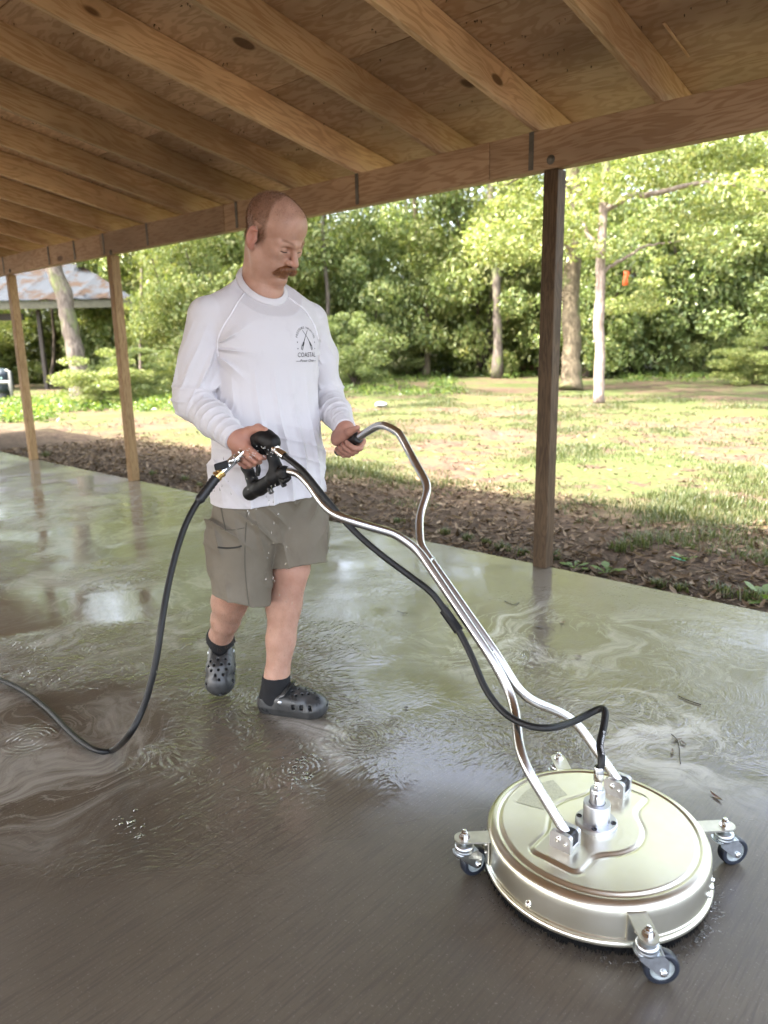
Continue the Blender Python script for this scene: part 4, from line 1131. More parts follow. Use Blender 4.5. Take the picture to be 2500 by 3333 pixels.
# trigger gun bolted to the other end
GY = 1.375
def gq(x, y, dy=0.0):        # a spot on the gun, traced from the close view of it
    return aty((740 + x * .1326) * .6636, (1370 + y * .1326) * .6636, GY + dy)
sg = Soft()
sg.chain([gq(745, 420), gq(960, 440), gq(1140, 560)], [.0235, .0245, .020], .012)
sg.chain([gq(690, 480), gq(760, 640), gq(900, 740)], [.018, .021, .016], .012)
sg.chain([gq(880, 320), gq(1130, 470)], [.0185, .018], .012)
sg.chain([gq(1050, 600), gq(1120, 900), gq(1190, 1130), gq(1170, 1330)], [.0195, .0155, .0175, .024], .012)
sg.chain([gq(560, 760), gq(480, 1130), gq(600, 1420)], [.0185, .0175, .0165], .01)
sg.chain([gq(600, 1430), gq(640, 1560)], [.0165, .018], .012)
sg.chain([gq(560, 1770), gq(800, 1640), gq(1150, 1420)], [.0238, .0225, .0225], .012)
sg.rc(gq(1180, 1390), gq(1340, 1300), .0225, .0205, .012)
sg.rc(gq(1400, 1250, -.005), gq(1420, 1380, -.005), .019, .017, .01)
lo = np.min([gq(300, 200), gq(1600, 2000)], 0) - .06; hi = np.max([gq(300, 200), gq(1600, 2000)], 0) + .06
V, Q = sg.mesh(lo, hi, .003)
gun = obj('trigger_gun', mesh_np('trigger_gun', V, Q), M['gun'], cl)
# trigger lever, clamp screws, outlet
MB().tube(spline([gq(700, 760, -.004), gq(690, 950, -.004), gq(760, 1180, -.004), gq(740, 1330, -.004)], 6), .0075, 10).build('trigger', M['gun'], gun)
for x_, y_ in ((1380, 1560), (1070, 1730)):
    c_ = gq(x_, y_, -.006)
    MB().prism([(.0085 * math.cos(q * math.pi / 3), .0085 * math.sin(q * math.pi / 3)) for q in range(6)], -.012, .006, c_, frame(gq(x_ + 40, y_ + 80) - gq(x_, y_))).build('clamp_screw', M['rubber'], gun, False)
MB().tube([gq(1300, 1450, -.02), gq(1420, 1480, -.022), gq(1530, 1380, -.02)], .007, 10).build('clamp_ring', M['gun'], gun)
# hose from the gun down to the swivel
yy = lambda x, y, Y: aty(x, y, Y)
o0, o1, o2 = gq(1170, 680, -.004), gq(1240, 720, -.006), gq(1410, 870, -.012)
MB().lathe([(.0135, 0), (.0135, .012), (.0095, .014), (.0095, .018), (.0128, .020), (.0128, .052), (.011, .056)], o0, frame(o2 - o0), 16).build('outlet_ferrule', M['chrome'], gun, True, 40)
hp = [o0 + (o2 - o0) / np.linalg.norm(o2 - o0) * .045, o2 + (o2 - o0) * .12, yy(655, 1018, 1.36), yy(700, 1073, 1.37), yy(760, 1142, 1.40), yy(820, 1195, 1.43), yy(880, 1240, 1.465), yy(930, 1278, 1.485), yy(955, 1310, 1.492), yy(980, 1345, 1.495), yy(1003, 1385, 1.49),
      yy(1022, 1425, 1.48), yy(1050, 1490, 1.46), yy(1090, 1540, 1.455), yy(1140, 1567, 1.46), yy(1190, 1572, 1.49), yy(1240, 1558, 1.57), yy(1275, 1540, 1.63), yy(1300, 1529, 1.645), yy(1308, 1535, 1.635), yy(1304, 1570, 1.60), yy(1295, 1610, 1.556), ferr_top + A3(0.004, .006, .022), ferr_top - A3(0, 0, .03)]
HP = smooth_path(resample(spline(hp, 10), .006), 6)
MB().tube(HP, .0091, 16).build('connecting_hose', M['hose'], cl)
# lettering printed along the hose
def text_mesh(body, size, shear=0.0, spacing=1.0):
    cu = bpy.data.curves.new('t', 'FONT'); cu.body = body; cu.size = size; cu.shear = shear; cu.space_character = spacing; cu.resolution_u = 2; cu.align_x = 'CENTER'; cu.align_y = 'CENTER'
    o = bpy.data.objects.new('t', cu); COL.objects.link(o); dg = bpy.context.evaluated_depsgraph_get(); dg.update()
    me = bpy.data.meshes.new_from_object(o.evaluated_get(dg)); bpy.data.objects.remove(o); bpy.data.curves.remove(cu)
    bm2 = bmesh.new(); bm2.from_mesh(me); bmesh.ops.triangulate(bm2, faces=bm2.faces)
    bmesh.ops.subdivide_edges(bm2, edges=[e for e in bm2.edges if e.calc_length() > size * .25], cuts=2); bmesh.ops.triangulate(bm2, faces=bm2.faces)
    V = np.array([v.co[:2] for v in bm2.verts]); bm2.verts.index_update(); F = np.array([[v.index for v in f.verts] for f in bm2.faces]); bm2.free(); bpy.data.meshes.remove(me)
    return V, F
tv, tf = text_mesh('Pressure Hose', .0105, 0, 1.1)
s_ = np.r_[0, np.cumsum(np.linalg.norm(np.diff(HP, axis=0), axis=1))]; s_end = s_[-1] - .058
pos = s_end - .035 + tv[:, 0]        # reads down the hose towards the fitting
P_ = np.stack([np.interp(pos, s_, HP[:, q]) for q in range(3)], -1)
T_ = np.stack([np.interp(pos + .002, s_, HP[:, q]) for q in range(3)], -1) - P_; T_ /= np.linalg.norm(T_, axis=1)[:, None]
out = A3(.72, -.62, .2); U_ = out - T_ * (T_ @ out)[:, None]; U_ /= np.linalg.norm(U_, axis=1)[:, None]; W_ = np.cross(U_, T_)
a_ = tv[:, 1] / .0091 
Vt = P_ + (U_ * np.cos(a_)[:, None] - W_ * np.sin(a_)[:, None]) * .0094
obj('hose_print', mesh_np('hose_print', Vt, tf, False), M['white_print'], [o for o in cl.children if o.name == 'connecting_hose'][0])
# saddle that keeps the hose to the tubes
c_ = yy(975, 1340, 1.497); dT = A3(-1.22 + .984, 0, .666 - .445); dT /= np.linalg.norm(dT)
MB().lathe([(.0105, -.035), (.0135, -.035), (.0135, .035), (.0105, .035)], c_, frame(dT), 20).build('hose_clip', M['gun'], cl, True, 40)

# ------------------------------------------------------------------ supply hose with its ball valve
v0 = gq(330, 1010, .0)                                             # where it screws into the gun
def hd(x, y, d): return at(x, y, d)
c0 = hd(485, 1012, 2.20); cdir = (hd(455, 1045, 2.19) - hd(520, 983, 2.21)); cdir /= np.linalg.norm(cdir)
hs = root('pressure_hose', gp(230, 1622), 'black high pressure hose with ball valve hanging from the trigger gun to the floor', 'hose')
fl_ = lambda x, y: gp(x, y, .012)
hp = [hd(462, 1038, 2.19), hd(447, 1055, 2.185), hd(428, 1082, 2.175), hd(402, 1130, 2.15), hd(380, 1195, 2.12), hd(362, 1270, 2.09), hd(350, 1340, 2.06), hd(340, 1410, 2.05), hd(326, 1475, 2.05), hd(305, 1540, 2.06), hd(277, 1590, 2.07), fl_(245, 1620), fl_(222, 1624), fl_(190, 1612), fl_(150, 1580), fl_(105, 1534), fl_(55, 1495), fl_(0, 1468), fl_(-70, 1447), fl_(-200, 1440), A3(-4.6, .62, .012), A3(-5.6, .1, .012), A3(-6.8, .15, .012), A3(-8.2, .6, .012)]
SP_ = smooth_path(resample(spline(hp, 10), .01), 8)
hose = MB().tube(SP_, .0096, 18).build('hose', M['hose'], hs)
R = frame(cdir)
MB().lathe([(.014, .0)] + [(.0155 - .0022 * (q % 2), .004 + q * .006) for q in range(13)] + [(.0135, .084), (.011, .09)], hd(467, 1032, 2.192), frame(SP_[8] - SP_[0]), 18).build('bend_guard', M['rubber'], hs)
MB().lathe([(.010, -.012), (.0155, -.012), (.0165, -.009), (.0165, -.003), (.0145, -.001), (.0145, .004), (.0165, .006), (.0165, .012), (.0135, .014)], hd(474, 1024, 2.195), R, 20).build('brass_collar', M['brass'], hs, True, 40)
MB().prism([(.0145 * math.cos(q * math.pi / 4 + .2), .0145 * math.sin(q * math.pi / 4 + .2)) for q in range(8)], -.055, .005, hd(483, 1015, 2.198), R).build('valve_body', M['chrome'], hs, False)
b = MB().lathe([(.011, -.040), (.0135, -.040), (.0135, -.03), (.0105, -.027), (.0105, -.02), (.014, -.017), (.014, -.008), (.010, -.004), (.010, .01)], hd(505, 996, 2.202), R, 20)
b.build('coupler', M['chrome'], hs, True, 40)
MB().tube([hd(497, 1000, 2.175), hd(505, 990, 2.17)], .007, 10).build('valve_stem', M['chrome'], hs)
lv = hd(493, 1001, 2.168); le = hd(464, 1010, 2.15)
xx = (le - lv) / np.linalg.norm(le - lv)
MB().box((lv + le) / 2, (np.linalg.norm(le - lv) * 1.05, .022, .007), frame(np.cross(xx, cdir), xx), .003).build('valve_lever', M['rubber'], hs, False)

# ------------------------------------------------------------------ the man
def unit(v): v = np.asarray(v, float); return v / np.linalg.norm(v)
hd_ = math.radians(-12); TF = A3(math.cos(hd_), math.sin(hd_), 0); TL = A3(-TF[1], TF[0], 0); UP = A3(0, 0, 1)
PEL = A3(-1.975, 1.560, .80); NB = A3(-1.990, 1.587, 1.50)
JR = dict(sh=A3(-2.040, 1.408, 1.400), el=at(416, 866, 2.35), wr=aty(512, 950, 1.338), hip=A3(-1.998, 1.487, .93), kn=A3(-1.985, 1.415, .50), an=A3(-2.256, 1.512, .217))
JL = dict(sh=A3(-1.955, 1.768, 1.388), el=at(708, 857, 2.65), wr=at(746, 928, 2.445), hip=A3(-1.968, 1.635, .93), kn=A3(-1.905, 1.585, .535), an=A3(-1.968, 1.545, .115))
man = root('person', A3(-2.03, 1.53, 0), 'balding man with a ginger moustache in a white long sleeved shirt and khaki shorts', 'person')

def loft(prof, p0, p1, F_, L_, power=2.3):
    """torso-like solid: rows (z, half width, half depth, forward shift)"""
    prof = np.asarray(prof, float); zs = prof[:, 0]
    def f(P):
        z = np.clip(P[:, 2], zs[0], zs[-1]); u = (z - p0[2]) / (p1[2] - p0[2])
        c = p0[:2] + u[:, None] * (p1 - p0)[:2]
        rx = np.interp(z, zs, prof[:, 1]); ry = np.interp(z, zs, prof[:, 2]); sh = np.interp(z, zs, prof[:, 3])
        q = P[:, :2] - c; a = np.abs(q @ L_[:2]); b_ = np.abs(q @ F_[:2] - sh)
        kk = ((a / rx) ** power + (b_ / ry) ** power) ** (1 / power)
        d = (kk - 1) * np.minimum(rx, ry) * (.75 + .25 * np.minimum(1, kk))
        return np.maximum(d, np.maximum(P[:, 2] - zs[-1], zs[0] - P[:, 2]))
    return f
def dense(prof, n=60):
    prof = np.asarray(prof, float); S = spline(prof, 10); return S[np.argsort(S[:, 0])]
TORSO = dense([(.72, .192, .150, 0), (.82, .197, .158, .004), (.92, .194, .156, .008), (1.02, .187, .148, .010), (1.12, .180, .140, .008), (1.22, .184, .140, .010), (1.31, .190, .143, .014), (1.38, .186, .132, .008), (1.44, .150, .108, -.004), (1.49, .098, .082, -.006), (1.54, .06, .062, 0)])

# --- head: face frame x forwards, y to his left, z up
HC = A3(-1.912, 1.594, 1.652); HS = 1.0; h_yaw, h_pit = math.radians(10), math.radians(34)
HR = np.array(Matrix.Rotation(h_yaw, 3, 'Z') @ Matrix.Rotation(h_pit, 3, 'Y') @ Matrix.Rotation(math.radians(4), 3, 'X'))
def hp_(x, y, z): return HC + HR @ (A3(x, y, z) * HS)
skin = Soft()
def hel(c, r, k=.02, sub=False, R=None): skin.el(hp_(*c), A3(*r) * HS, HR if R is None else HR @ R, k * HS, sub)
def hrc(a, b, ra, rb=None, k=.02, sub=False): skin.rc(hp_(*a), hp_(*b), ra * HS, (rb if rb is not None else ra) * HS, k * HS, sub)
def rx_(d): return np.array(Matrix.Rotation(math.radians(d), 3, 'X'))
def ry_(d): return np.array(Matrix.Rotation(math.radians(d), 3, 'Y'))
def rz_(d): return np.array(Matrix.Rotation(math.radians(d), 3, 'Z'))
hel((-.014, 0, .032), (.100, .079, .086)); hel((.040, 0, .045), (.052, .060, .058), .03)
hel((.030, 0, -.045), (.062, .060, .076), .03)
for s_ in (-1, 1):
    hrc((-.002, .050 * s_, -.050), (.030, .044 * s_, -.094), .019, .019, .03); hrc((.030, .044 * s_, -.094), (.070, .016 * s_, -.120), .020, .019, .025)
    hel((.060, .043 * s_, -.022), (.026, .022, .021), .025)
    hrc((.092, .010 * s_, .011), (.069, .050 * s_, .006), .0115, .0095, .012)
hel((.078, 0, -.119), (.019, .025, .020), .02); hel((.055, 0, -.075), (.040, .040, .034), .03)
for s_ in (-1, 1):
    hel((.093, .031 * s_, -.010), (.017, .019, .012), .010, True)
    hel((.0735, .0315 * s_, -.011), (.0140, .0160, .0115), .004)
    hrc((.090, .019 * s_, -.0150), (.082, .047 * s_, -.0150), .0022, .0018, .0015, True); hrc((.089, .020 * s_, -.0045), (.082, .046 * s_, -.005), .0012, .0012, .003, True)
    hrc((.088, .018 * s_, -.019), (.080, .046 * s_, -.020), .0028, .002, .005)
hrc((.088, 0, .008), (.105, 0, -.022), .0085, .009, .010); hrc((.105, 0, -.022), (.116, 0, -.040), .0095, .0125, .006)
for s_ in (-1, 1):
    hel((.102, .0145 * s_, -.043), (.0125, .0085, .0095), .006); hel((.106, .0075 * s_, -.052), (.005, .004, .004), .003, True)
hel((.090, 0, -.070), (.013, .028, .010), .008); hel((.089, 0, -.0835), (.012, .022, .007), .006); hel((.104, 0, -.080), (.010, .022, .0010), .004, True)
hel((.090, 0, -.098), (.012, .020, .005), .010, True)
for s_ in (-1, 1):
    E_ = rz_(-18 * s_) @ rx_(10 * s_) @ ry_(-10)
    hel((-.010, .087 * s_, -.018), (.0185, .010, .033), .005, False, E_); hel((-.002, .084 * s_, -.045), (.011, .008, .013), .006, False, E_)
    hel((-.005, .097 * s_, -.015), (.012, .0105, .022), .003, True, E_); hrc((.004, .088 * s_, .008), (-.020, .092 * s_, .003), .0035, .0035, .005)
    hel((.006, .083 * s_, -.020), (.005, .005, .007), .004)
# neck and shoulders
skin.rc(hp_(-.022, 0, -.055), NB + A3(0, 0, -.03), .052, .056, .03); skin.rc(hp_(-.050, 0, -.045), NB - TF * .030 + A3(0, 0, -.02), .043, .044, .03)
for s_ in (-1, 1): skin.rc(hp_(-.006, .055 * s_, -.055), NB + TF * .046 + TL * s_ * .012 + UP * -.035, .017, .013, .02)
skin.fn(loft(np.maximum(TORSO - np.array([0, .030, .028, 0]), np.array([0, .03, .03, -1])), PEL, NB, TF, TL), (PEL + NB) / 2, .55, .04)
for J, s_ in ((JR, -1), (JL, 1)):
    skin.rc(NB + TL * s_ * .03 - UP * .075, J['sh'] - UP * .015, .036, .045, .03)
    e = J['el'] + (J['wr'] - J['el']) * .3
    skin.chain([J['sh'], J['el'], e, J['wr']], [.046, .034, .036, .027], .015)
    # legs
    kn, an = J['kn'], J['an']; sd = unit(an - kn); back = unit(np.cross(np.cross(sd, TF), sd)) * -1
    if back @ TF > 0: back = -back
    skin.chain([J['hip'], J['hip'] * .5 + kn * .5, kn - sd * .03], [.082, .080, .066], .04)
    fr = -back
    skin.el(kn + fr * .012 + sd * .01, (.047, .043, .055), frame(sd), .03)
    cm = kn + sd * .13 + back * .018
    skin.chain([kn, cm, kn + (an - kn) * .62 + back * .006, an + sd * -.02, an + sd * .02], [.056, .058, .047, .038, .040], .03)
    skin.rc(kn + sd * .06 + fr * .012, an - sd * .04 + fr * .006, .041, .031, .03)
skin.el(NB + TF * .034 - UP * .075, (.040, .046, .045), np.stack([TF, TL, UP], -1), .03)
# --- right hand closed on the gun (spots read from the close view)
def R_(x, y, dy): return gq(x, y, dy)
skin.chain([JR['wr'], R_(300, 480, -.030), R_(380, 600, -.030)], [.027, .030, .028], .02)
skin.rc(R_(330, 470, -.026), R_(260, 820, -.026), .026, .019, .015)
skin.rc(R_(430, 470, -.022), R_(450, 680, -.028), .024, .016, .015)
MC = [((470, 610, -.034), (640, 775, -.043), (800, 905, -.034), (915, 900, -.014), .0098), ((385, 715, -.037), (550, 890, -.045), (690, 1000, -.033), (800, 1005, -.012), .0098),
      ((300, 815, -.035), (440, 980, -.043), (570, 1072, -.031), (665, 1080, -.012), .0092), ((230, 905, -.031), (330, 1040, -.037), (440, 1118, -.029), (545, 1128, -.012), .0082)]
for a_, b_, c_, d_, r_ in MC:
    skin.rc(R_(330, 520, -.030), R_(*a_), .018, r_ * 1.18, .010)
    skin.chain([R_(*a_), R_(*b_), R_(*c_), R_(*d_)], [r_ * 1.12, r_, r_ * .93, r_ * .84], .0035)
skin.chain([R_(320, 400, -.028), R_(520, 270, -.018), R_(760, 175, -.010), R_(930, 225, -.006)], [.021, .0150, .0120, .0092], .010)
# --- left hand on the rubber grip
gu = unit(-fw - gdir * (-fw @ gdir)); gw = np.cross(gdir, gu); gw = gw if gw[2] > 0 else -gw
def Lh(s, deg, r): return g0 + gdir * s + r * (math.cos(math.radians(deg)) * gu + math.sin(math.radians(deg)) * gw)
palm = [Lh(.030, 140, .034), Lh(.075, 130, .034)]
skin.chain([JL['wr'], Lh(.085, 110, .040), Lh(.06, 112, .036)], [.027, .026, .024], .02)
skin.chain([Lh(.080, 130, .036), Lh(.055, 135, .036), Lh(.025, 140, .034)], [.018, .018, .014], .015)
skin.chain([Lh(.082, 62, .035), Lh(.06, 64, .030)], [.016, .013], .015)
for q, s0 in enumerate((.022, .043, .063, .081)):
    r_ = (.0098, .0100, .0094, .0082)[q]; ro = .0172 + r_
    skin.rc(Lh(.065, 125, .036), Lh(s0, 158, ro + .008), .016, r_ * 1.15, .010)
    skin.chain([Lh(s0, 158, ro + .007), Lh(s0 - .004, 205, ro + .006), Lh(s0 + .001, 262, ro + .005), Lh(s0 + .004, 305, ro + .002), Lh(s0 + .008, 345, ro), Lh(s0 + .012, 372, ro - .001)], [r_ * 1.12, r_ * 1.05, r_, r_ * .97, r_ * .92, r_ * .82], .0035)
skin.chain([Lh(.085, 95, .036), Lh(.05, 84, .033), Lh(.015, 78, .030), Lh(-.018, 82, .0275)], [.021, .0148, .0122, .0094], .010)
# --- feet
def foot_frame(yaw, pitch): return rz_(yaw) @ ry_(pitch)
FL_R = foot_frame(28, 0); FL_O = A3(-2.034, 1.507, .001)
FR_R = foot_frame(-41, 50); FR_O = A3(-2.216, 1.477, .004) - FR_R @ A3(.262, 0, .006)
for O_, R3, J in ((FL_O, FL_R, JL), (FR_O, FR_R, JR)):
    lp = lambda x, y, z: O_ + R3 @ A3(x, y, z)
    skin.chain([J['an'], lp(.06, 0, .055), lp(.15, 0, .045), lp(.21, 0, .035)], [.038, .034, .030, .022], .02)
def cheap_noise(P, freq, seed, n=5):
    r = np.random.default_rng(seed); v = 0
    for _ in range(n):
        d = r.normal(size=3); d /= np.linalg.norm(d); v = v + np.sin(P @ d * freq * r.uniform(.6, 1.5) + r.uniform(0, 6.28))
    return v / n
V, Q = skin.mesh((-2.45, 1.15, -.01), (-1.62, 1.95, 1.86), .0034)
skin_me = mesh_np('body', V, Q)
loc = ((V - HC) @ HR) / HS
hx, hy, hz = loc.T
r0 = np.linalg.norm(loc, axis=1)
line = .030 - .42 * np.clip(hz - .050, 0, 1) - .010 * cheap_noise(loc, 160, 4) - .20 * np.clip(.0 - hz, 0, 1)          # hairline, receding at the temples
hair = np.clip((line - hx) / .016, 0, 1) * np.clip((hz + np.where(hx > -.012, .048, .062)) / .014, 0, 1) * (r0 < .145)
side = np.clip((.034 - hx) / .010, 0, 1) * np.clip((hx + .01) / .01, 0, 1) * np.clip((hz + .040) / .012, 0, 1) * np.clip((.040 - hz) / .02, 0, 1) * (np.abs(hy) > .05)
ear_ = np.clip((np.abs(hy) - .0765) / .003, 0, 1) * (np.abs(hx + .006) < .026) * (np.abs(hz + .018) < .045)
top_ = .24 * np.clip((hz - .045) / .02, 0, 1) * np.clip((.078 - hx) / .01, 0, 1) * (r0 < .145)
hair = np.maximum(hair, top_) * (1 - ear_)
beard = np.clip((-.055 - hz) / .025, 0, 1) * np.clip((hx - .005) / .03, 0, 1) * (r0 < .16)
ear = np.clip((np.abs(hy) - .079) / .006, 0, 1) * (np.abs(hx + .005) < .03) * (np.abs(hz + .018) < .05)
lips = np.exp(-(((hx - .094) / .016) ** 2 + (hy / .026) ** 2 + ((hz + .079) / .010) ** 2) * 1.5)
nose = np.exp(-(((hx - .112) / .02) ** 2 + (hy / .016) ** 2 + ((hz + .04) / .016) ** 2))
knee = 0 * hx
for J in (JR, JL): knee = np.maximum(knee, np.exp(-(np.linalg.norm(V - J['kn'], axis=1) / .075) ** 2))
hands = np.maximum(np.clip((.16 - np.linalg.norm(V - R_(550, 800, -.03), axis=1)) / .08, 0, 1), np.clip((.16 - np.linalg.norm(V - Lh(.05, 0, .02), axis=1)) / .08, 0, 1))
for nm, a_ in (('hair', np.clip(hair, 0, 1)), ('red', np.clip(ear * .8 + lips + nose * .6 + knee * .5 + hands * .55, 0, 1)), ('beard', np.clip(beard, 0, 1))):
    at_ = skin_me.attributes.new(nm, 'FLOAT', 'POINT'); at_.data.foreach_set('value', np.asarray(a_, np.float32))
t = NT('skin'); o_ = t.obj()
n1 = t.noise(o_, 22, 4); n2 = t.noise(o_, 140, 3, .6)
c = t.mix(t.mapr(n1, .3, .7), (.44, .25, .18), (.52, .312, .23))
c = t.mix(t.math('MULTIPLY', t.mapr(n2, .5, .7), .3), c, (.47, .22, .14))
c = t.mix(t.math('MULTIPLY', t.node('Attribute', attribute_name='red').outputs['Fac'], .6), c, (.44, .15, .108))
c = t.mix(t.math('MULTIPLY', t.node('Attribute', attribute_name='beard').outputs['Fac'], .30), c, (.30, .16, .10))
c = t.mix(t.math('MULTIPLY', t.node('Attribute', attribute_name='hair').outputs['Fac'], t.math('MULTIPLY_ADD', n2, .5, .42)), c, (.15, .072, .036))
t.bsdf(Base_Color=c, Roughness=.48, Subsurface_Weight=.12, Subsurface_Radius=(.8, .3, .15), Subsurface_Scale=.012, Normal=t.bump(n2, .12, .002))
t.b.inputs['Specular IOR Level'].default_value = .35
body = obj('body', skin_me, t.m, man)

# --- hair: cropped strands, eyebrows, lashes, moustache
def strands(roots, dirs, L, w, rng):
    n = len(roots); d = dirs / np.linalg.norm(dirs, axis=1)[:, None]; s_ = np.cross(d, rng.normal(size=(n, 3))); s_ /= np.linalg.norm(s_, axis=1)[:, None]; s2 = np.cross(d, s_)
    L = np.broadcast_to(L, (n,))[:, None] * rng.uniform(.6, 1.2, (n, 1)); w = np.asarray(w)
    V = np.stack([roots - s_ * w, roots + s_ * w, roots + s2 * w * 1.6, roots + d * L], 1).reshape(-1, 3)
    i = np.arange(n)[:, None] * 4
    return V, np.vstack([i + [0, 1, 3], i + [1, 2, 3], i + [2, 0, 3]])
hairm = plain('cropped_hair', (.17, .085, .042), .45, var=.3); blond = plain('pale_brow', (.33, .20, .11), .5)
ginger = NT('ginger_hair'); r_i = ginger.node('NewGeometry').outputs['Random Per Island']
ginger.bsdf(Base_Color=ginger.ramp(r_i, [(0, (.14, .05, .018)), (.6, (.29, .115, .042)), (1, (.45, .23, .10))]), Roughness=.42); ginger = ginger.m
no = np.empty(len(V) * 3, np.float32); skin_me.vertex_normals.foreach_get('vector', no); no = no.reshape(-1, 3)
rng = np.random.default_rng(21)
pk = np.flatnonzero(hair > .12); pk = rng.choice(pk, 9000, p=hair[pk] / hair[pk].sum())
rts = V[pk] + rng.normal(0, .0012, (9000, 3)); fall = HR @ A3(.3, 0, .2)
SV, SF = strands(rts, no[pk] + rng.normal(0, .28, (9000, 3)) + fall * .5, .006, .00038, rng)
obj('hair', mesh_np('hair', SV, SF, False), hairm, man)
bv = bvh_of(V, Q)
legz = np.flatnonzero((V[:, 2] < .50) & (V[:, 2] > .16)); pk = rng.choice(legz, 2600)
SV, SF = strands(V[pk], no[pk] * .45 + np.array([0, 0, -.8]) + rng.normal(0, .3, (2600, 3)), .014, .00016, rng)
obj('leg_hair', mesh_np('leg_hair', SV, SF, False), plain('fair_leg_hair', (.22, .13, .075), .5), man)
def on_skin(p, d):            # nearest skin along -d
    h = bv.ray_cast(Vector(p + d * .04), Vector(-d), .12); return np.array(h[0]) if h[0] is not None else p
fwd = HR @ A3(1, 0, 0); upv = HR @ A3(0, 0, 1); lft = HR @ A3(0, 1, 0)
for s_ in (-1, 1):
    P_, D_ = [], []
    for q in range(190):
        y = rng.uniform(.012, .050); z = .013 + .007 * math.sin((y - .01) / .042 * 2.4) + rng.normal(0, .0022)
        P_.append(on_skin(hp_(.09, y * s_, z), fwd)); D_.append(lft * s_ * 1.0 + upv * .2 + fwd * .35)
    SV, SF = strands(np.array(P_), np.array(D_) + rng.normal(0, .15, (len(P_), 3)), .0065, .00024, rng)
    obj('eyebrow', mesh_np('eyebrow', SV, SF, False), blond, man)
b = MB()
for s_ in (-1, 1):
    pts = [on_skin(hp_(.10, y * s_, -.0150 - .0008 * math.cos((y - .033) * 90)), fwd) + fwd * .0006 for y in np.linspace(.019, .048, 9)]
    b.tube(pts, [.0005, .0012, .0016, .0018, .0018, .0018, .0016, .0013, .0005], 6)
be_ = b.build('eyelashes', plain('lash', (.06, .03, .02), .6), man)
ms = Soft()
for s_ in (-1, 1): ms.chain([on_skin(hp_(.12, .002 * s_, -.064), fwd), on_skin(hp_(.11, .014 * s_, -.067), fwd), on_skin(hp_(.11, .026 * s_, -.074), fwd), on_skin(hp_(.11, .035 * s_, -.085), fwd)], [.0098, .0122, .0108, .0060], .006)
mc = hp_(.1, 0, -.068); MV, MQ = ms.mesh(mc - .075, mc + .075, .0022)
mb_ = obj('moustache', mesh_np('moustache', MV, MQ), ginger, man)
mno = np.empty(len(MV) * 3, np.float32); mb_.data.vertex_normals.foreach_get('vector', mno); mno = mno.reshape(-1, 3)
pk = rng.choice(len(MV), 4200); sl = ((MV[pk] - HC) @ HR)[:, 1:2]
SV, SF = strands(MV[pk] - mno[pk] * .002, mno[pk] * .45 + lft * np.sign(sl) * .7 - upv * .75 + rng.normal(0, .22, (4200, 3)), .011, .00036, rng)
obj('whiskers', mesh_np('whiskers', SV, SF, False), ginger, mb_)

# --- white shirt
def arm_coord(P, J):
    """distance along the arm (0 shoulder, 1 elbow, 2 wrist), distance from it, angle round it"""
    out = None
    for i, (a, b_) in enumerate(((J['sh'], J['el']), (J['el'], J['wr']))):
        ba = b_ - a; L = np.linalg.norm(ba); tt = np.clip((P - a) @ ba / L / L, 0, 1); q = P - a - tt[:, None] * ba; d = np.linalg.norm(q, axis=1)
        ax = unit(ba); u = unit(np.cross(ax, A3(.3, .9, .1))); w = np.cross(ax, u); an_ = np.arctan2(q @ w, q @ u)
        cur = np.stack([i + tt, d, an_, np.full(len(P), L)], 1)
        out = cur if out is None else np.where((cur[:, 1] < out[:, 1])[:, None], cur, out)
    return out
def crease(x, p=.7): return 1 - np.abs(np.sin(x)) ** p          # sharp ridges, soft valleys
def ridge(x, p=.55): return np.maximum(0, 1 - np.abs(np.sin(x * .5)) ** p * 1.25)
shirt = Soft()
shirt.fn(loft(TORSO, PEL, NB, TF, TL, 2.35), (PEL + NB) / 2, .56, .03)
SLEEVES = []
for J, s_ in ((JR, -1), (JL, 1)):
    shirt.rc(NB + TL * s_ * .035 - UP * .032, J['sh'] + UP * .000, .056, .060, .05)
    m1 = J['sh'] * .45 + J['el'] * .55; m2 = J['el'] * .5 + J['wr'] * .5
    fd = unit(J['wr'] - J['el']); ce = J['wr'] + fd * .02
    sl_ = Soft()
    if s_ < 0: sl_.chain([J['sh'], m1, J['el'], m2, ce], [.067, .066, .060, .053, .042], .03)
    else: sl_.chain([J['sh'], m1, J['el'], m2, ce], [.064, .061, .056, .050, .040], .03)
    sl_.post = (lambda P, d, w_=J['wr'], fd=fd: np.maximum(d, (P - w_) @ fd))
    shirt.fn(sl_.ev, (J['sh'] + J['el'] + J['wr']) / 3, .34, .012)
ctilt = math.radians(40)
cc_ = NB + TF * .014 + UP * .000
cn = UP * math.cos(ctilt) + TF * math.sin(ctilt); cf_ = TF * math.cos(ctilt) - UP * math.sin(ctilt)
CRF, CRL = .092, .073
HEM = .800
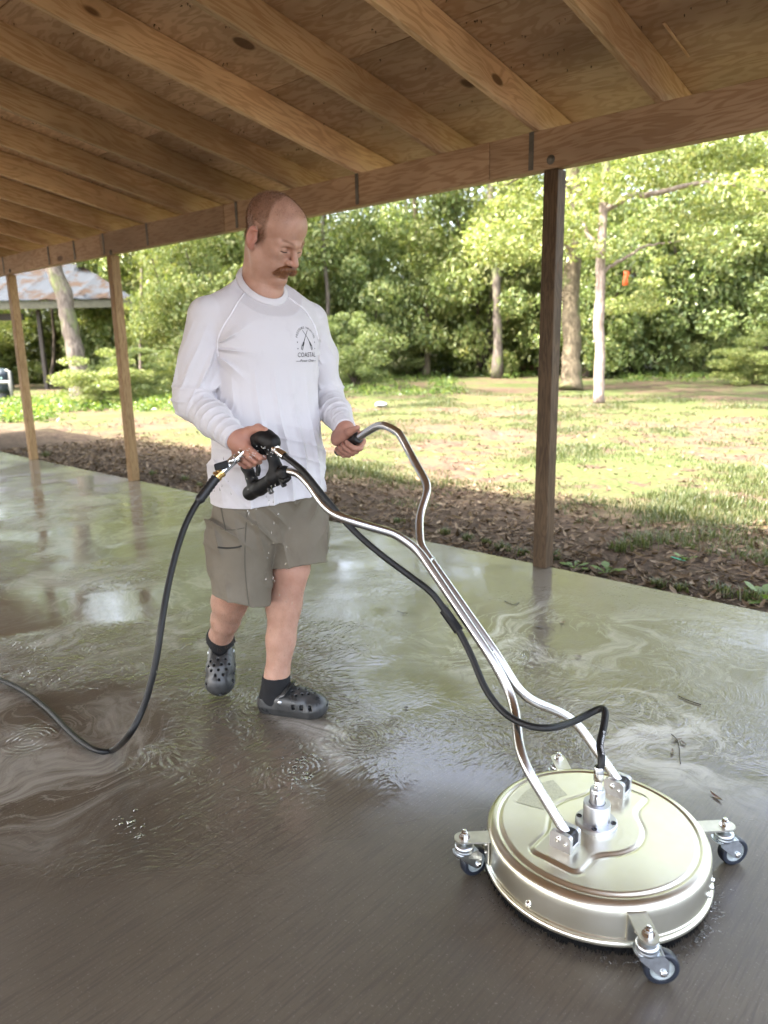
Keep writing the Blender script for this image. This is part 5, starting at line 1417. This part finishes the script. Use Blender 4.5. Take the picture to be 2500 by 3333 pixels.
def shirt_post(P, d):
    near = np.abs(d) < .03
    if near.any():
        p = P[near]; w = np.zeros(len(p))
        ar, al = arm_coord(p, JR), arm_coord(p, JL); lat = (p - PEL) @ TL; fr = (p - PEL) @ TF; z = p[:, 2]
        nz = cheap_noise(p, 11, 1); nz2 = cheap_noise(p, 28, 2)
        onarm = np.zeros(len(p))
        for a_, s_, sd, J in ((ar, -1, 0, JR), (al, 1, 1, JL)):
            arm = np.clip((.088 - a_[:, 1]) / .016, 0, 1) * np.clip((np.abs(lat) - .11) / .04 + np.clip((a_[:, 0] - .85) / .15, 0, 1), 0, 1); onarm = np.maximum(onarm, arm)
            s = a_[:, 0]; ph = a_[:, 2]; fore = np.clip((s - 1.0) / .14, 0, 1); uppr = np.clip((s - .08) / .25, 0, 1) * np.clip((1.0 - s) / .2, 0, 1)
            wv_ = cheap_noise(p, 17, 3 + s_); wv2 = cheap_noise(p, 36, 8 + s_)
            f1 = ridge((s - 1) * a_[:, 3] * 225 + 2.6 * np.sin(ph + .6 + sd) + wv_ * 3.2) * np.clip(.5 + .9 * wv2 + .25 * np.sin(ph + 1.0), 0, 1.2) * np.clip((1.96 - s) / .06, 0, 1)
            f1b = ridge((s - 1) * a_[:, 3] * 165 - 2.4 * np.sin(ph - .5) + wv2 * 5.0, .6) * np.clip(.5 - .9 * wv2, 0, 1.1) * np.clip((1.96 - s) / .06, 0, 1)
            f1 = np.maximum(f1 * .8, f1b)
            f2 = ridge(ph * 8 + s * 8 * s_ + wv_ * 2.6, .6) * np.clip(.45 + .9 * wv2, 0, 1.2)
            elb = np.exp(-((s - 1.0) / .16) ** 2) * ridge((p[:, 2] - J['el'][2]) * 150 + wv_ * 3)
            w += arm * (fore * .0068 * f1 + uppr * .0195 * f2 + .0085 * elb)
        tor = 1 - onarm
        low = np.clip((1.26 - z) / .25, 0, 1)
        wv_ = cheap_noise(p, 9, 31); wv2 = cheap_noise(p, 20, 32)
        drape = ridge(lat * 100 + wv_ * 3.2 + (z - 1) * 3, .7) * .0185 * low * np.clip(.4 + .9 * wv2, 0, 1) + ridge(lat * 80 + (z - 1) * 44 + wv_ * 3, .7) * .0115 * np.clip((1.1 - z) / .2, 0, 1) * np.clip(.4 - .9 * wv2, 0, 1)
        pit = 0
        for J, s_ in ((JR, -1), (JL, 1)):
            q = p - (J['sh'] - UP * .10 + TL * s_ * .035); r_ = np.linalg.norm(q, axis=1); ang_ = np.arctan2(q @ UP, -s_ * (q @ TL))
            pit = pit + (1.0 if s_ < 0 else .45) * ridge(ang_ * 9 + nz * 1.6 + 1.0, .6) * .0150 * np.exp(-((r_ - .11) / .06) ** 2)
        w += tor * (drape + pit + .0022 * nz + .0012 * nz2)
        waist = np.exp(-((z - .95 + .05 * nz) / .08) ** 2) * ridge(z * 120 + lat * 30 + nz * 4.5) * .0080 * np.clip(.5 + wv2, 0, 1)
        w += tor * waist
        d = d.copy(); d[near] -= w - .004
    hem = HEM + .006 * np.sin((P - PEL) @ TL * 14 + 1) + .012 * ((P - PEL) @ TL)
    d = np.maximum(d, hem - P[:, 2])
    q = P - cc_; hz_ = q @ cn; rr_ = np.sqrt((q @ cf_ / CRF) ** 2 + (q @ TL / CRL) ** 2)
    d = np.maximum(d, np.where(hz_ > -.05, (1 - rr_) * .08, -1))          # open neck
    d = np.maximum(d, hz_ + .004)
    return d
shirt.post = shirt_post
SVt, SQ = shirt.mesh((-2.33, 1.12, .76), (-1.58, 2.02, 1.60), .0028)
sh_me = mesh_np('shirt', SVt, SQ)
t = NT('white_jersey'); o_ = t.obj(); n1 = t.noise(o_, 6, 4); n2 = t.noise(o_, 900, 2)
damp = t.mapr(t.noise(o_, 9, 5, .65), .55, .72)
t.bsdf(Base_Color=t.mix(t.math('MULTIPLY', damp, .28), (.69, .67, .695), (.52, .50, .53)), Roughness=.72, Sheen_Weight=.15, Normal=t.bump(t.math('ADD', n2, t.math('MULTIPLY', t.noise(o_, 42, 4, .6), 1.3)), .22, .004))
t.b.inputs['Specular IOR Level'].default_value = .25
shirt_o = obj('shirt', sh_me, t.m, man)
sbv = bvh_of(SVt, SQ)
# collar band, following the edge of the neck opening
NC = 72; a_ = np.linspace(0, 2 * np.pi, NC, endpoint=False); EP = []
rad_ = np.cos(a_)[:, None] * cf_ * CRF + np.sin(a_)[:, None] * TL * CRL
for r_ in rad_:
    h = None
    for f_ in (1.06, 1.10, 1.16, 1.24):
        h = sbv.ray_cast(Vector(cc_ + r_ * f_ + cn * .10), Vector(-cn), .3)
        if h[0] is not None: break
    EP.append(np.array(h[0]) if h[0] is not None else cc_ + r_ * 1.05)
EP = np.array(EP)
for _ in range(6): EP = .25 * np.roll(EP, 1, 0) + .5 * EP + .25 * np.roll(EP, -1, 0)
ro_ = rad_ / np.linalg.norm(rad_, axis=1)[:, None]
V_ = [EP + ro_ * .007 + cn * .0006, EP + ro_ * .0065 + cn * .004, EP - ro_ * .001 + cn * .008, EP - ro_ * .0075 + cn * .0135, EP - ro_ * .0105 + cn * .0145, EP - ro_ * .0115 + cn * .011, EP - ro_ * .006 + cn * .002, EP - ro_ * .002 - cn * .006]
b = MB(); V_ = np.array(V_); n = NC; m = len(V_); i = np.arange(m)[:, None] * n; i2 = (np.arange(m)[:, None] + 1) % m * n; j = np.arange(n)[None]; k = (j + 1) % n
b.add(V_.reshape(-1, 3), [np.stack([i + j, i + k, i2 + k, i2 + j], -1).reshape(-1, 4)])
collar = b.build('collar', t.m, shirt_o)
# cuffs bands and seams
def cast(px, py):
    d = ray(*D(px, py)); h = sbv.ray_cast(Vector((0, 0, CAM_H)), Vector(d / np.linalg.norm(d)), 6); return None if h[0] is None else (np.array(h[0]), np.array(h[1]))
seamm = plain('seam_thread', (.84, .83, .87), .6)
for pts in ([(527, 634), (512, 655), (497, 682), (482, 705), (474, 724), (470, 745), (472, 770)], [(622, 643), (640, 655), (658, 670), (670, 688), (680, 706), (687, 735)]):
    L = [cast(*p) for p in spline([(x, y) for x, y in pts], 6)]
    L = [h[0] + h[1] * .0012 for h in L if h is not None]
    MB().tube(smooth_path(np.array(L), 3), .0026, 6).build('raglan_seam', seamm, shirt_o)
# printed crest on his left breast
lc = cast(662, 736); c0, nn = lc[0], unit(lc[1] * A3(1, 1, .6) + TF * .5); lu = unit(np.cross(UP, nn)); lv_ = np.cross(nn, lu)
pm_ = MB()
def printed(V2, F, flipchk=True):
    P3 = []
    for x, y in V2:
        p = c0 + lu * x + lv_ * y; h = sbv.ray_cast(Vector(p + nn * .06), Vector(-nn), .2)
        P3.append((np.array(h[0]) + np.array(h[1]) * .0013) if h[0] is not None else p)
    pm_.add(P3, [np.asarray(F)])
def arc_text(s, size, R, a0, a1):
    for i, ch in enumerate(s):
        if ch == ' ': continue
        v, f = text_mesh(ch, size); a = math.radians(a0 + (a1 - a0) * i / (len(s) - 1)); ct, st_ = math.cos(a - math.pi / 2), math.sin(a - math.pi / 2)
        x = v[:, 0]; y = v[:, 1]; printed(np.c_[x * ct - y * st_ + R * math.cos(a), x * st_ + y * ct + R * math.sin(a)], f)
S_ = 1.12
def stroke(pts, w):
    pts = np.asarray(pts, float) * S_; w = np.broadcast_to(np.asarray(w, float), (len(pts),)) * S_
    T = np.gradient(pts, axis=0); T /= np.linalg.norm(T, axis=1)[:, None]; N_ = np.c_[-T[:, 1], T[:, 0]]
    V2 = np.vstack([pts + N_ * w[:, None] / 2, pts - N_ * w[:, None] / 2]); n = len(pts); i = np.arange(n - 1)
    printed(V2, np.stack([i, i + n, i + n + 1, i + 1], -1))
arc_text('PRESSURE WASHING', .0095 * S_, .037 * S_, 163, 17)
for sg_ in (-1, 1):
    stroke([(sg_ * -.010, .030), (sg_ * .004, .010), (sg_ * .012, -.004)], [.0014, .0018, .0028]); stroke([(sg_ * .012, -.004), (sg_ * .016, -.012), (sg_ * .017, -.015)], [.0055, .0055, .004])
    stroke([(sg_ * .015, -.012), (sg_ * .019, -.026), (sg_ * .0235, -.024), (sg_ * .0195, -.011)], [.002, .002, .002, .002])
for (x, y) in ((-.036, -.004), (-.036, -.022), (.036, -.004), (.036, -.022)):
    th = np.linspace(0, 6.283, 9)[:-1]; printed(np.vstack([[[x, y]], np.c_[x + .0018 * np.cos(th), y + .0018 * np.sin(th)]]) * S_, np.array([[0, 1 + k, 1 + (k + 1) % 8] for k in range(8)]))
v, f = text_mesh('COASTAL', .0165 * S_, 0, 1.05); printed(v * [1.0, 1.12] + [0, -.040 * S_], f)
v, f = text_mesh('Power Clean', .0110 * S_, .35); printed(v + [0, -.056 * S_], f)
stroke([(-.042, -.057), (-.034, -.057), (-.027, -.057)], .0012); stroke([(.027, -.057), (.034, -.057), (.042, -.057)], .0012)
obj('chest_print', pm_.mesh('chest_print', False), M['black_print'], shirt_o)

# --- khaki shorts
shorts = Soft()
SHORT_T = dense([(.66, .150, .120, 0), (.74, .172, .132, 0), (.84, .176, .138, .004), (.92, .172, .136, .004), (.98, .165, .13, .004)])
shorts.fn(loft(SHORT_T, PEL, NB, TF, TL), A3(PEL[0], PEL[1], .82), .28, .05)
HEMS = []
for J, s_ in ((JR, -1), (JL, 1)):
    hipp = J['hip'] - UP * .05; kn = J['kn']; sd = unit(kn - hipp); leg = Soft()
    if s_ < 0:
        end = kn + sd * .10 + TF * .018 + TL * .012
        leg.chain([hipp + TL * .004, hipp * .45 + kn * .55 + TL * .010, end], [.106, .106, .102], .05)
        leg.bx(hipp * .34 + kn * .66 - TL * .066 - TF * .020, (.052, .040, .090), np.stack([TF, -TL, UP], -1), .035, .04)
        hc_, hn = kn + sd * .030, unit(sd - TF * .16 - TL * .10)
    else:
        end = kn + sd * .07 + TF * .010 + TL * .022
        leg.chain([hipp + TL * .004, hipp * .45 + kn * .55 + TL * .016, end], [.106, .110, .112], .05)
        leg.bx(hipp * .38 + kn * .62 + TL * .088 - TF * .005, (.055, .036, .095), np.stack([TF, -TL, UP], -1), .033, .04)
        hc_, hn = kn - sd * .022, unit(sd + TL * .06)
    HEMS.append((hc_, hn))
    leg.rc(kn - sd * .055 + TF * .0, kn + sd * .16, .076, .080, .004, True)        # the leg opening
    leg.post = (lambda P, d, c=hc_, n=hn, s_=s_: np.maximum(d, (P - c) @ n + .003 * np.sin((P - PEL) @ TF * 24 + s_) + .003 * np.sin((P - PEL) @ TL * 27)))
    shorts.fn(leg.ev, (hipp + kn) / 2, .42, .005)
def shorts_post(P, d):
    near = np.abs(d) < .03
    if near.any():
        p = P[near]; nz = cheap_noise(p, 10, 5); nz2 = cheap_noise(p, 24, 6); lat = (p - PEL) @ TL; fr = (p - PEL) @ TF; z = p[:, 2]
        w = .0220 * ridge(lat * 70 + fr * 40 + nz * 3.0 + (z - .6) * 8, .65) * np.clip((.84 - z) / .2, 0, 1) * np.clip(.4 + nz2, 0, 1)
        w += .0240 * np.exp(-((z - .75) / .075) ** 2) * ridge(z * 62 + np.abs(lat - .03) * -60 + nz * 2.0, .6) * np.clip(.55 + nz2, 0, 1)
        w += .0100 * np.exp(-((z - .52) / .06) ** 2) * ridge(z * 66 + lat * 34 + nz * 4.0, .6) * np.clip(.5 + nz2, 0, 1) + .0035 * nz + .0018 * nz2
        hm = np.minimum(*[np.abs((p - c_) @ n_) for c_, n_ in HEMS]); w = w * np.clip(hm / .09, .18, 1)
        d = d.copy(); d[near] -= w - .003
    return np.maximum(d, P[:, 2] - .93)
shorts.post = shorts_post
KV, KQ = shorts.mesh((-2.24, 1.22, .40), (-1.70, 1.90, .96), .003)
# hollow the legs of the shorts so the knees come out of an opening
kd = np.full(len(KV), False)
t = NT('khaki_nylon'); o_ = t.obj(); n1 = t.noise(o_, 5, 4); n2 = t.noise(o_, 700, 2); n3 = t.noise(o_, 55, 4, .6)
wet = t.mapr(t.noise(o_, 7, 4, .6), .56, .72)
t.bsdf(Base_Color=t.mix(t.math('MULTIPLY', wet, .35), t.mix(t.mapr(n1, .3, .7), (.150, .128, .094), (.192, .165, .124)), (.085, .07, .052)), Roughness=.7, Normal=t.bump(t.math('ADD', n3, t.math('MULTIPLY', n2, .4)), .28, .004))
t.b.inputs['Specular IOR Level'].default_value = .3
sho = obj('shorts', mesh_np('shorts', KV, KQ), t.m, man)
kbv = bvh_of(KV, KQ)
def kcast(px, py):
    d = ray(*D(px, py)); h = kbv.ray_cast(Vector((0, 0, CAM_H)), Vector(d / np.linalg.norm(d)), 6); return None if h[0] is None else (np.array(h[0]), np.array(h[1]))
dkk = plain('dark_seam_thread', (.10, .088, .065), .8); zipm = plain('pocket_zip', (.03, .026, .02), .6)  # dark thread for the seams, stitching and pocket edge
for nm, pts, r_, m_ in (('leg_seam', [(534, 1105), (530, 1160), (529, 1220), (533, 1270), (538, 1308)], .0016, dkk), ('pocket_zip', [(470, 1182), (490, 1184), (512, 1182), (522, 1179)], .0032, zipm), ('pocket_seam', [(476, 1142), (500, 1145), (528, 1140)], .0014, dkk), ('leg_seam', [(706, 1150), (709, 1190), (711, 1222)], .0014, dkk),
                        ('hem_stitch', [(622, 1235), (650, 1237), (680, 1232), (692, 1225)], .0012, dkk), ('hand_pocket', [(478, 1096), (482, 1120), (488, 1146)], .002, dkk)):
    L = [kcast(*p) for p in spline([(x, y) for x, y in pts], 8)]; L = [h[0] + h[1] * .0004 for h in L if h is not None]
    if len(L) > 3: MB().tube(smooth_path(np.array(L), 4), r_, 6).build(nm, m_, sho)

# --- clogs and socks
def clog_local(side):
    c = Soft()
    def sole(P):
        a, b_ = A3(.050, 0), A3(.205, .006 * side); ba = b_ - a; q = P[:, :2] - a; tt = np.clip(q @ ba / (ba @ ba), 0, 1)
        d2 = np.linalg.norm(q - tt[:, None] * ba, axis=1) - (.043 + .012 * tt + .002 * np.sin(tt * 6))
        rock = .016 * np.clip((P[:, 0] - .20) / .07, 0, 1) ** 2 + .006 * np.clip((.03 - P[:, 0]) / .03, 0, 1) ** 2
        z = P[:, 2] - rock; dz = np.maximum(z - .030, -z)
        q2 = np.stack([d2 + .006, dz + .006], 1)
        return np.minimum(q2.max(1), 0) + np.linalg.norm(np.maximum(q2, 0), axis=1) - .006
    c.fn(sole, (.135, 0, .02), .16, .006)
    c.chain([(.110, 0, .046), (.165, .003 * side, .042), (.208, .006 * side, .034)], [.049, .052, .049], .018)
    c.el((.225, .006 * side, .030), (.042, .050, .040), None, .02)
    c.chain([(.048, 0, .030), (.048, 0, .052)], [.0445, .041], .012)
    c.rc((.05, 0, .04), (.13, 0, .045), .042, .046, .015)
    c.el((.062, 0, .092), (.072, .0375, .066), None, .004, True)
    c.el((.045, 0, .072), (.032, .033, .050), None, .004, True)
    # round holes on the top
    for (x, y) in ((.148, -.018), (.148, .006), (.150, .030), (.166, -.030), (.168, -.006), (.168, .018), (.186, -.020), (.188, .004), (.187, .027), (.205, -.010), (.206, .014), (.168, .038), (.222, .003)):
        y = y * side; zc = .097 - .9 * max(0, x - .17) - abs(y) * .45
        c.rc((x, y, zc - .028), (x, y * 1.25, zc + .03), .0042, .0048, .001, True)
    for sg_ in (-1, 1):
        for (x, w_) in ((.160, .010), (.190, .010), (.220, .009)):
            c.bx((x, sg_ * (.052 - .010 * (x > .21)), .044), (w_ * .6, .016, .0085), rz_(-sg_ * (6 if x < .21 else 32)), .002, .001, True)
    c.bx((.262, .006 * side, .036), (.012, .006, .006), None, .002, .001, True)
    def post(P, d): return np.maximum(d, P[:, 2] - (.058 + .9 * np.clip(P[:, 0] - .075, 0, .06)) - .02 * np.clip((P[:, 0] - .1) / .02, 0, 1))
    c.post = post
    return c
clogm = NT('clog_foam'); o_ = clogm.obj(); n1 = clogm.noise(o_, 30, 4)
clogm.bsdf(Base_Color=clogm.mix(clogm.mapr(n1, .3, .7), (.026, .027, .027), (.046, .046, .045)), Roughness=clogm.math('MULTIPLY_ADD', n1, .3, .16), Normal=clogm.bump(clogm.noise(o_, 260, 3), .1, .002)); clogm = clogm.m
sockm = plain('black_sock', (.009, .009, .010), .9, bump=(500, .4))
for side, O_, R3, J in ((1, FL_O, FL_R, JL), (-1, FR_O, FR_R, JR)):
    cs = clog_local(side); CV, CQ = cs.mesh((-.005, -.066, -.005), (.285, .066, .115), .0022)
    W_ = lambda V0: O_ + np.asarray(V0) @ R3.T
    cg = obj('clog', mesh_np('clog', W_(CV), CQ), clogm, man)
    lo_ = [W_([(.108, sg_ * .0475, .056)])[0] for sg_ in (-1, 1)]
    for sg_, p in zip((-1, 1), lo_):
        MB().lathe([(0, .004), (.006, .0035), (.0085, .001), (.0088, -.003)], p, frame(R3 @ A3(0, sg_, 0)), 16).build('strap_rivet', M['zinc'], cg)
    ang_ = np.linspace(-1.32, 1.32, 21)
    pts = [(.108 + .030 * math.cos(q), .050 * math.sin(q) / math.sin(1.32), .056 + .053 * max(0, math.cos(q)) ** .7) for q in ang_] if side > 0 else [(.108 - .108 * math.cos(q) ** .8, .050 * math.sin(q) / math.sin(1.32), .056 + .012 * math.cos(q)) for q in ang_]
    Vs = []
    for q, (x, y, z) in zip(ang_, pts):
        o1 = A3(.0105, 0, .005) if side > 0 else A3(.0, 0, .009); nrm_ = unit(A3(.15, y * 14, .8)) if side > 0 else unit(A3(-.9 * math.cos(q), math.sin(q), 0))
        for (e, h_) in ((-1, 0), (1, 0), (1, .006), (-1, .006)): Vs.append(A3(x, y, z) + o1 * e + nrm_ * h_)
    F_ = [(q * 4 + e, q * 4 + (e + 1) % 4, q * 4 + 4 + (e + 1) % 4, q * 4 + 4 + e) for q in range(20) for e in range(4)] + [(0, 1, 2, 3), (80, 81, 82, 83)]
    obj('heel_strap', mesh_np('heel_strap', W_(Vs), np.array(F_), False), clogm, cg)
    sk = Soft(); sd = unit(J['kn'] - J['an'])
    sk.chain([W_([(.155, 0, .045)])[0], W_([(.075, 0, .045)])[0], W_([(.055, 0, .055)])[0], J['an'], J['an'] + sd * .09], [.036, .038, .036, .0445, .0475], .03)
    top = J['an'] + sd * .026; tl = unit(sd + R3 @ A3(-.28, 0, 0))
    def spost(P, d, top=top, tl=tl): return np.maximum(d, (P - top) @ tl)
    sk.post = spost
    cen = J['an']; KV2, KQ2 = sk.mesh(cen - .19, cen + .15, .0034)
    obj('sock', mesh_np('sock', KV2, KQ2), sockm, man)

# ------------------------------------------------------------------ water thrown about, and bits lying on the slab
wat = NT('water'); wat.bsdf(Base_Color=(1, 1, 1), Roughness=.03, Transmission_Weight=1.0, IOR=1.33); wat = wat.m
spray = plain('foamy_water', (.75, .75, .75), .25)
rng = np.random.default_rng(51)
def drops(pts, L, r, name, mat, blur=0.0):
    b = MB()
    for p in pts:
        l = L * rng.uniform(.5, 1.6); q = r * rng.uniform(.6, 1.3)
        b.lathe([(0, l), (q * .45, l * .55), (q, 0), (q * .7, -q * .7), (0, -q)], p, np.array(Matrix.Rotation(rng.normal(0, .12), 3, 'X')), 6)
    return tag(b.build(name, mat), kind='stuff')
pts = []
for x, y, w, h, n, dep in ((545, 1060, 14, 90, 12, 2.2), (590, 1080, 10, 120, 14, 2.2), (600, 1180, 30, 110, 14, 2.2), (625, 1260, 10, 60, 5, 2.2), (310, 1550, 30, 130, 12, 2.05), (585, 1075, 6, 25, 6, 2.18), (480, 1030, 20, 40, 6, 2.18)):
    for k in range(n): pts.append(at(x + rng.uniform(-w, w), y + rng.uniform(-h, h), dep + rng.uniform(-.05, .03)))
drops(pts, .0065, .0013, 'falling_drops', wat)
pts = [R_(rng.uniform(300, 1250), rng.uniform(620, 900), -.05 - rng.uniform(0, .02)) for k in range(46)]
b = MB()
for p in pts:
    d = unit(A3(rng.normal(0, .3) - .8, rng.normal(0, .2), rng.normal(.25, .3))); b.tube([p, p + d * rng.uniform(.002, .007)], [.0009, .0005], 5)
tag(b.build('spray_flecks', spray), kind='stuff')
# wet splash round the skirt of the cleaner
b = MB()
for k in range(420):
    a_ = rng.normal(-.35, 1.0) if k % 3 else rng.uniform(-3.1, 3.1)
    r_ = RD + .004 + abs(rng.normal(0, .014)); p = CC + A3(math.cos(a_) * r_, math.sin(a_) * r_, rng.uniform(.0, .006)); d = unit(A3(math.cos(a_ + rng.normal(0, .6)), math.sin(a_ + rng.normal(0, .6)), rng.uniform(0, .8)))
    L = rng.uniform(.003, .016); b.tube([p, p + d * L * .6 + A3(0, 0, .001), p + d * L], [.0012, .0009, .0003], 5)
tag(b.build('splash', wat), kind='stuff')
# bubbles drifting on the film
b = MB()
bub = [(0, 1), (.38, .92), (.71, .71), (.92, .38), (1, 0)]
for cx_, cy_, n, s_ in ((640, 1645, 70, 26), (655, 1680, 40, 16), (280, 1780, 40, 20), (300, 1805, 14, 6), (1130, 1420, 20, 14), (985, 1850, 16, 12)):
    for k in range(n):
        p = gp(cx_ + rng.normal(0, s_), cy_ + rng.normal(0, s_ * .5), .0005); r_ = rng.uniform(.0012, .0042) if rng.uniform() < .9 else .007
        b.lathe([(q * r_, z * r_ * .6) for q, z in bub], p, None, 9)
film = NT('bubble_film'); film.bsdf(Base_Color=(1, 1, 1), Roughness=.02, Transmission_Weight=1.0, IOR=1.12, Specular_IOR_Level=1.0)
tag(b.build('bubbles', film.m), kind='stuff')
# dead leaves and twigs washed onto the slab
wetleaf = [plain('wet_brown_leaf', (.16, .09, .055), .3, var=.3, vscale=60), plain('wet_grey_leaf', (.20, .165, .12), .35, var=.3, vscale=60), plain('wet_dark_leaf', (.045, .03, .02), .3)]
for lab, x, y, L, W, m_, az in (('brown pointed leaf lying flat right of the cleaner', 1547, 1722, .048, .013, 0, -.5), ('pale leaf of the twig cluster lying in foam upper right of the cleaner', 1462, 1598, .036, .013, 1, .9), ('short leaf on the twig in the foam', 1476, 1606, .030, .011, 1, -.6), ('thin pale leaf left of the twig in the foam', 1452, 1625, .04, .009, 1, 1.9),
                        ('small curled pale leaf in the ripples below the nearest post', 1249, 1419, .035, .022, 1, .2), ('dark crumpled leaf on the wet slab between handle and nearest post', 1165, 1355, .04, .014, 2, .4), ('small dark seed husk beside the front shoe', 877, 1529, .018, .014, 2, 1.0), ('thin dark leaf left of the crossed handle tubes', 1013, 1331, .05, .012, 2, .1),
                        ('dark leaf fragment above the tube junction', 965, 1310, .04, .016, 2, -.3), ('curled leaf scrap in the puddle right of the tubes', 1215, 1345, .035, .014, 0, 1.3), ('long thin dark leaf in the wet near the middle of the handle', 870, 1325, .06, .01, 2, .2)):
    V, F = dead_leaf(L, W, .25, np.random.default_rng(int(x)))
    R = np.array(Matrix.Rotation(az, 3, 'Z')); o = obj('fallen_leaf', mesh_np('fallen_leaf', V @ R.T + gp(x, y, .003), F), wetleaf[m_]); tag(o, lab, 'leaf', 'leaves washed onto the slab')
def twig(label, pts, r):
    tag(MB().tube(spline([gp(x, y, .004) for x, y in pts], 6), r, 7).build('twig', wetleaf[2]), label, 'twig')
twig('upright bare twig with small leaves in the foam right of the hose', [(1470, 1650), (1468, 1622), (1464, 1600), (1450, 1585)], .0016)
twig('thin straight twig lying at the right side of the slab', [(1465, 1503), (1490, 1514), (1515, 1522)], .0022)
twig('short forked twig beside the nearest post\'s reflection', [(1090, 1298), (1110, 1306), (1122, 1300)], .002)
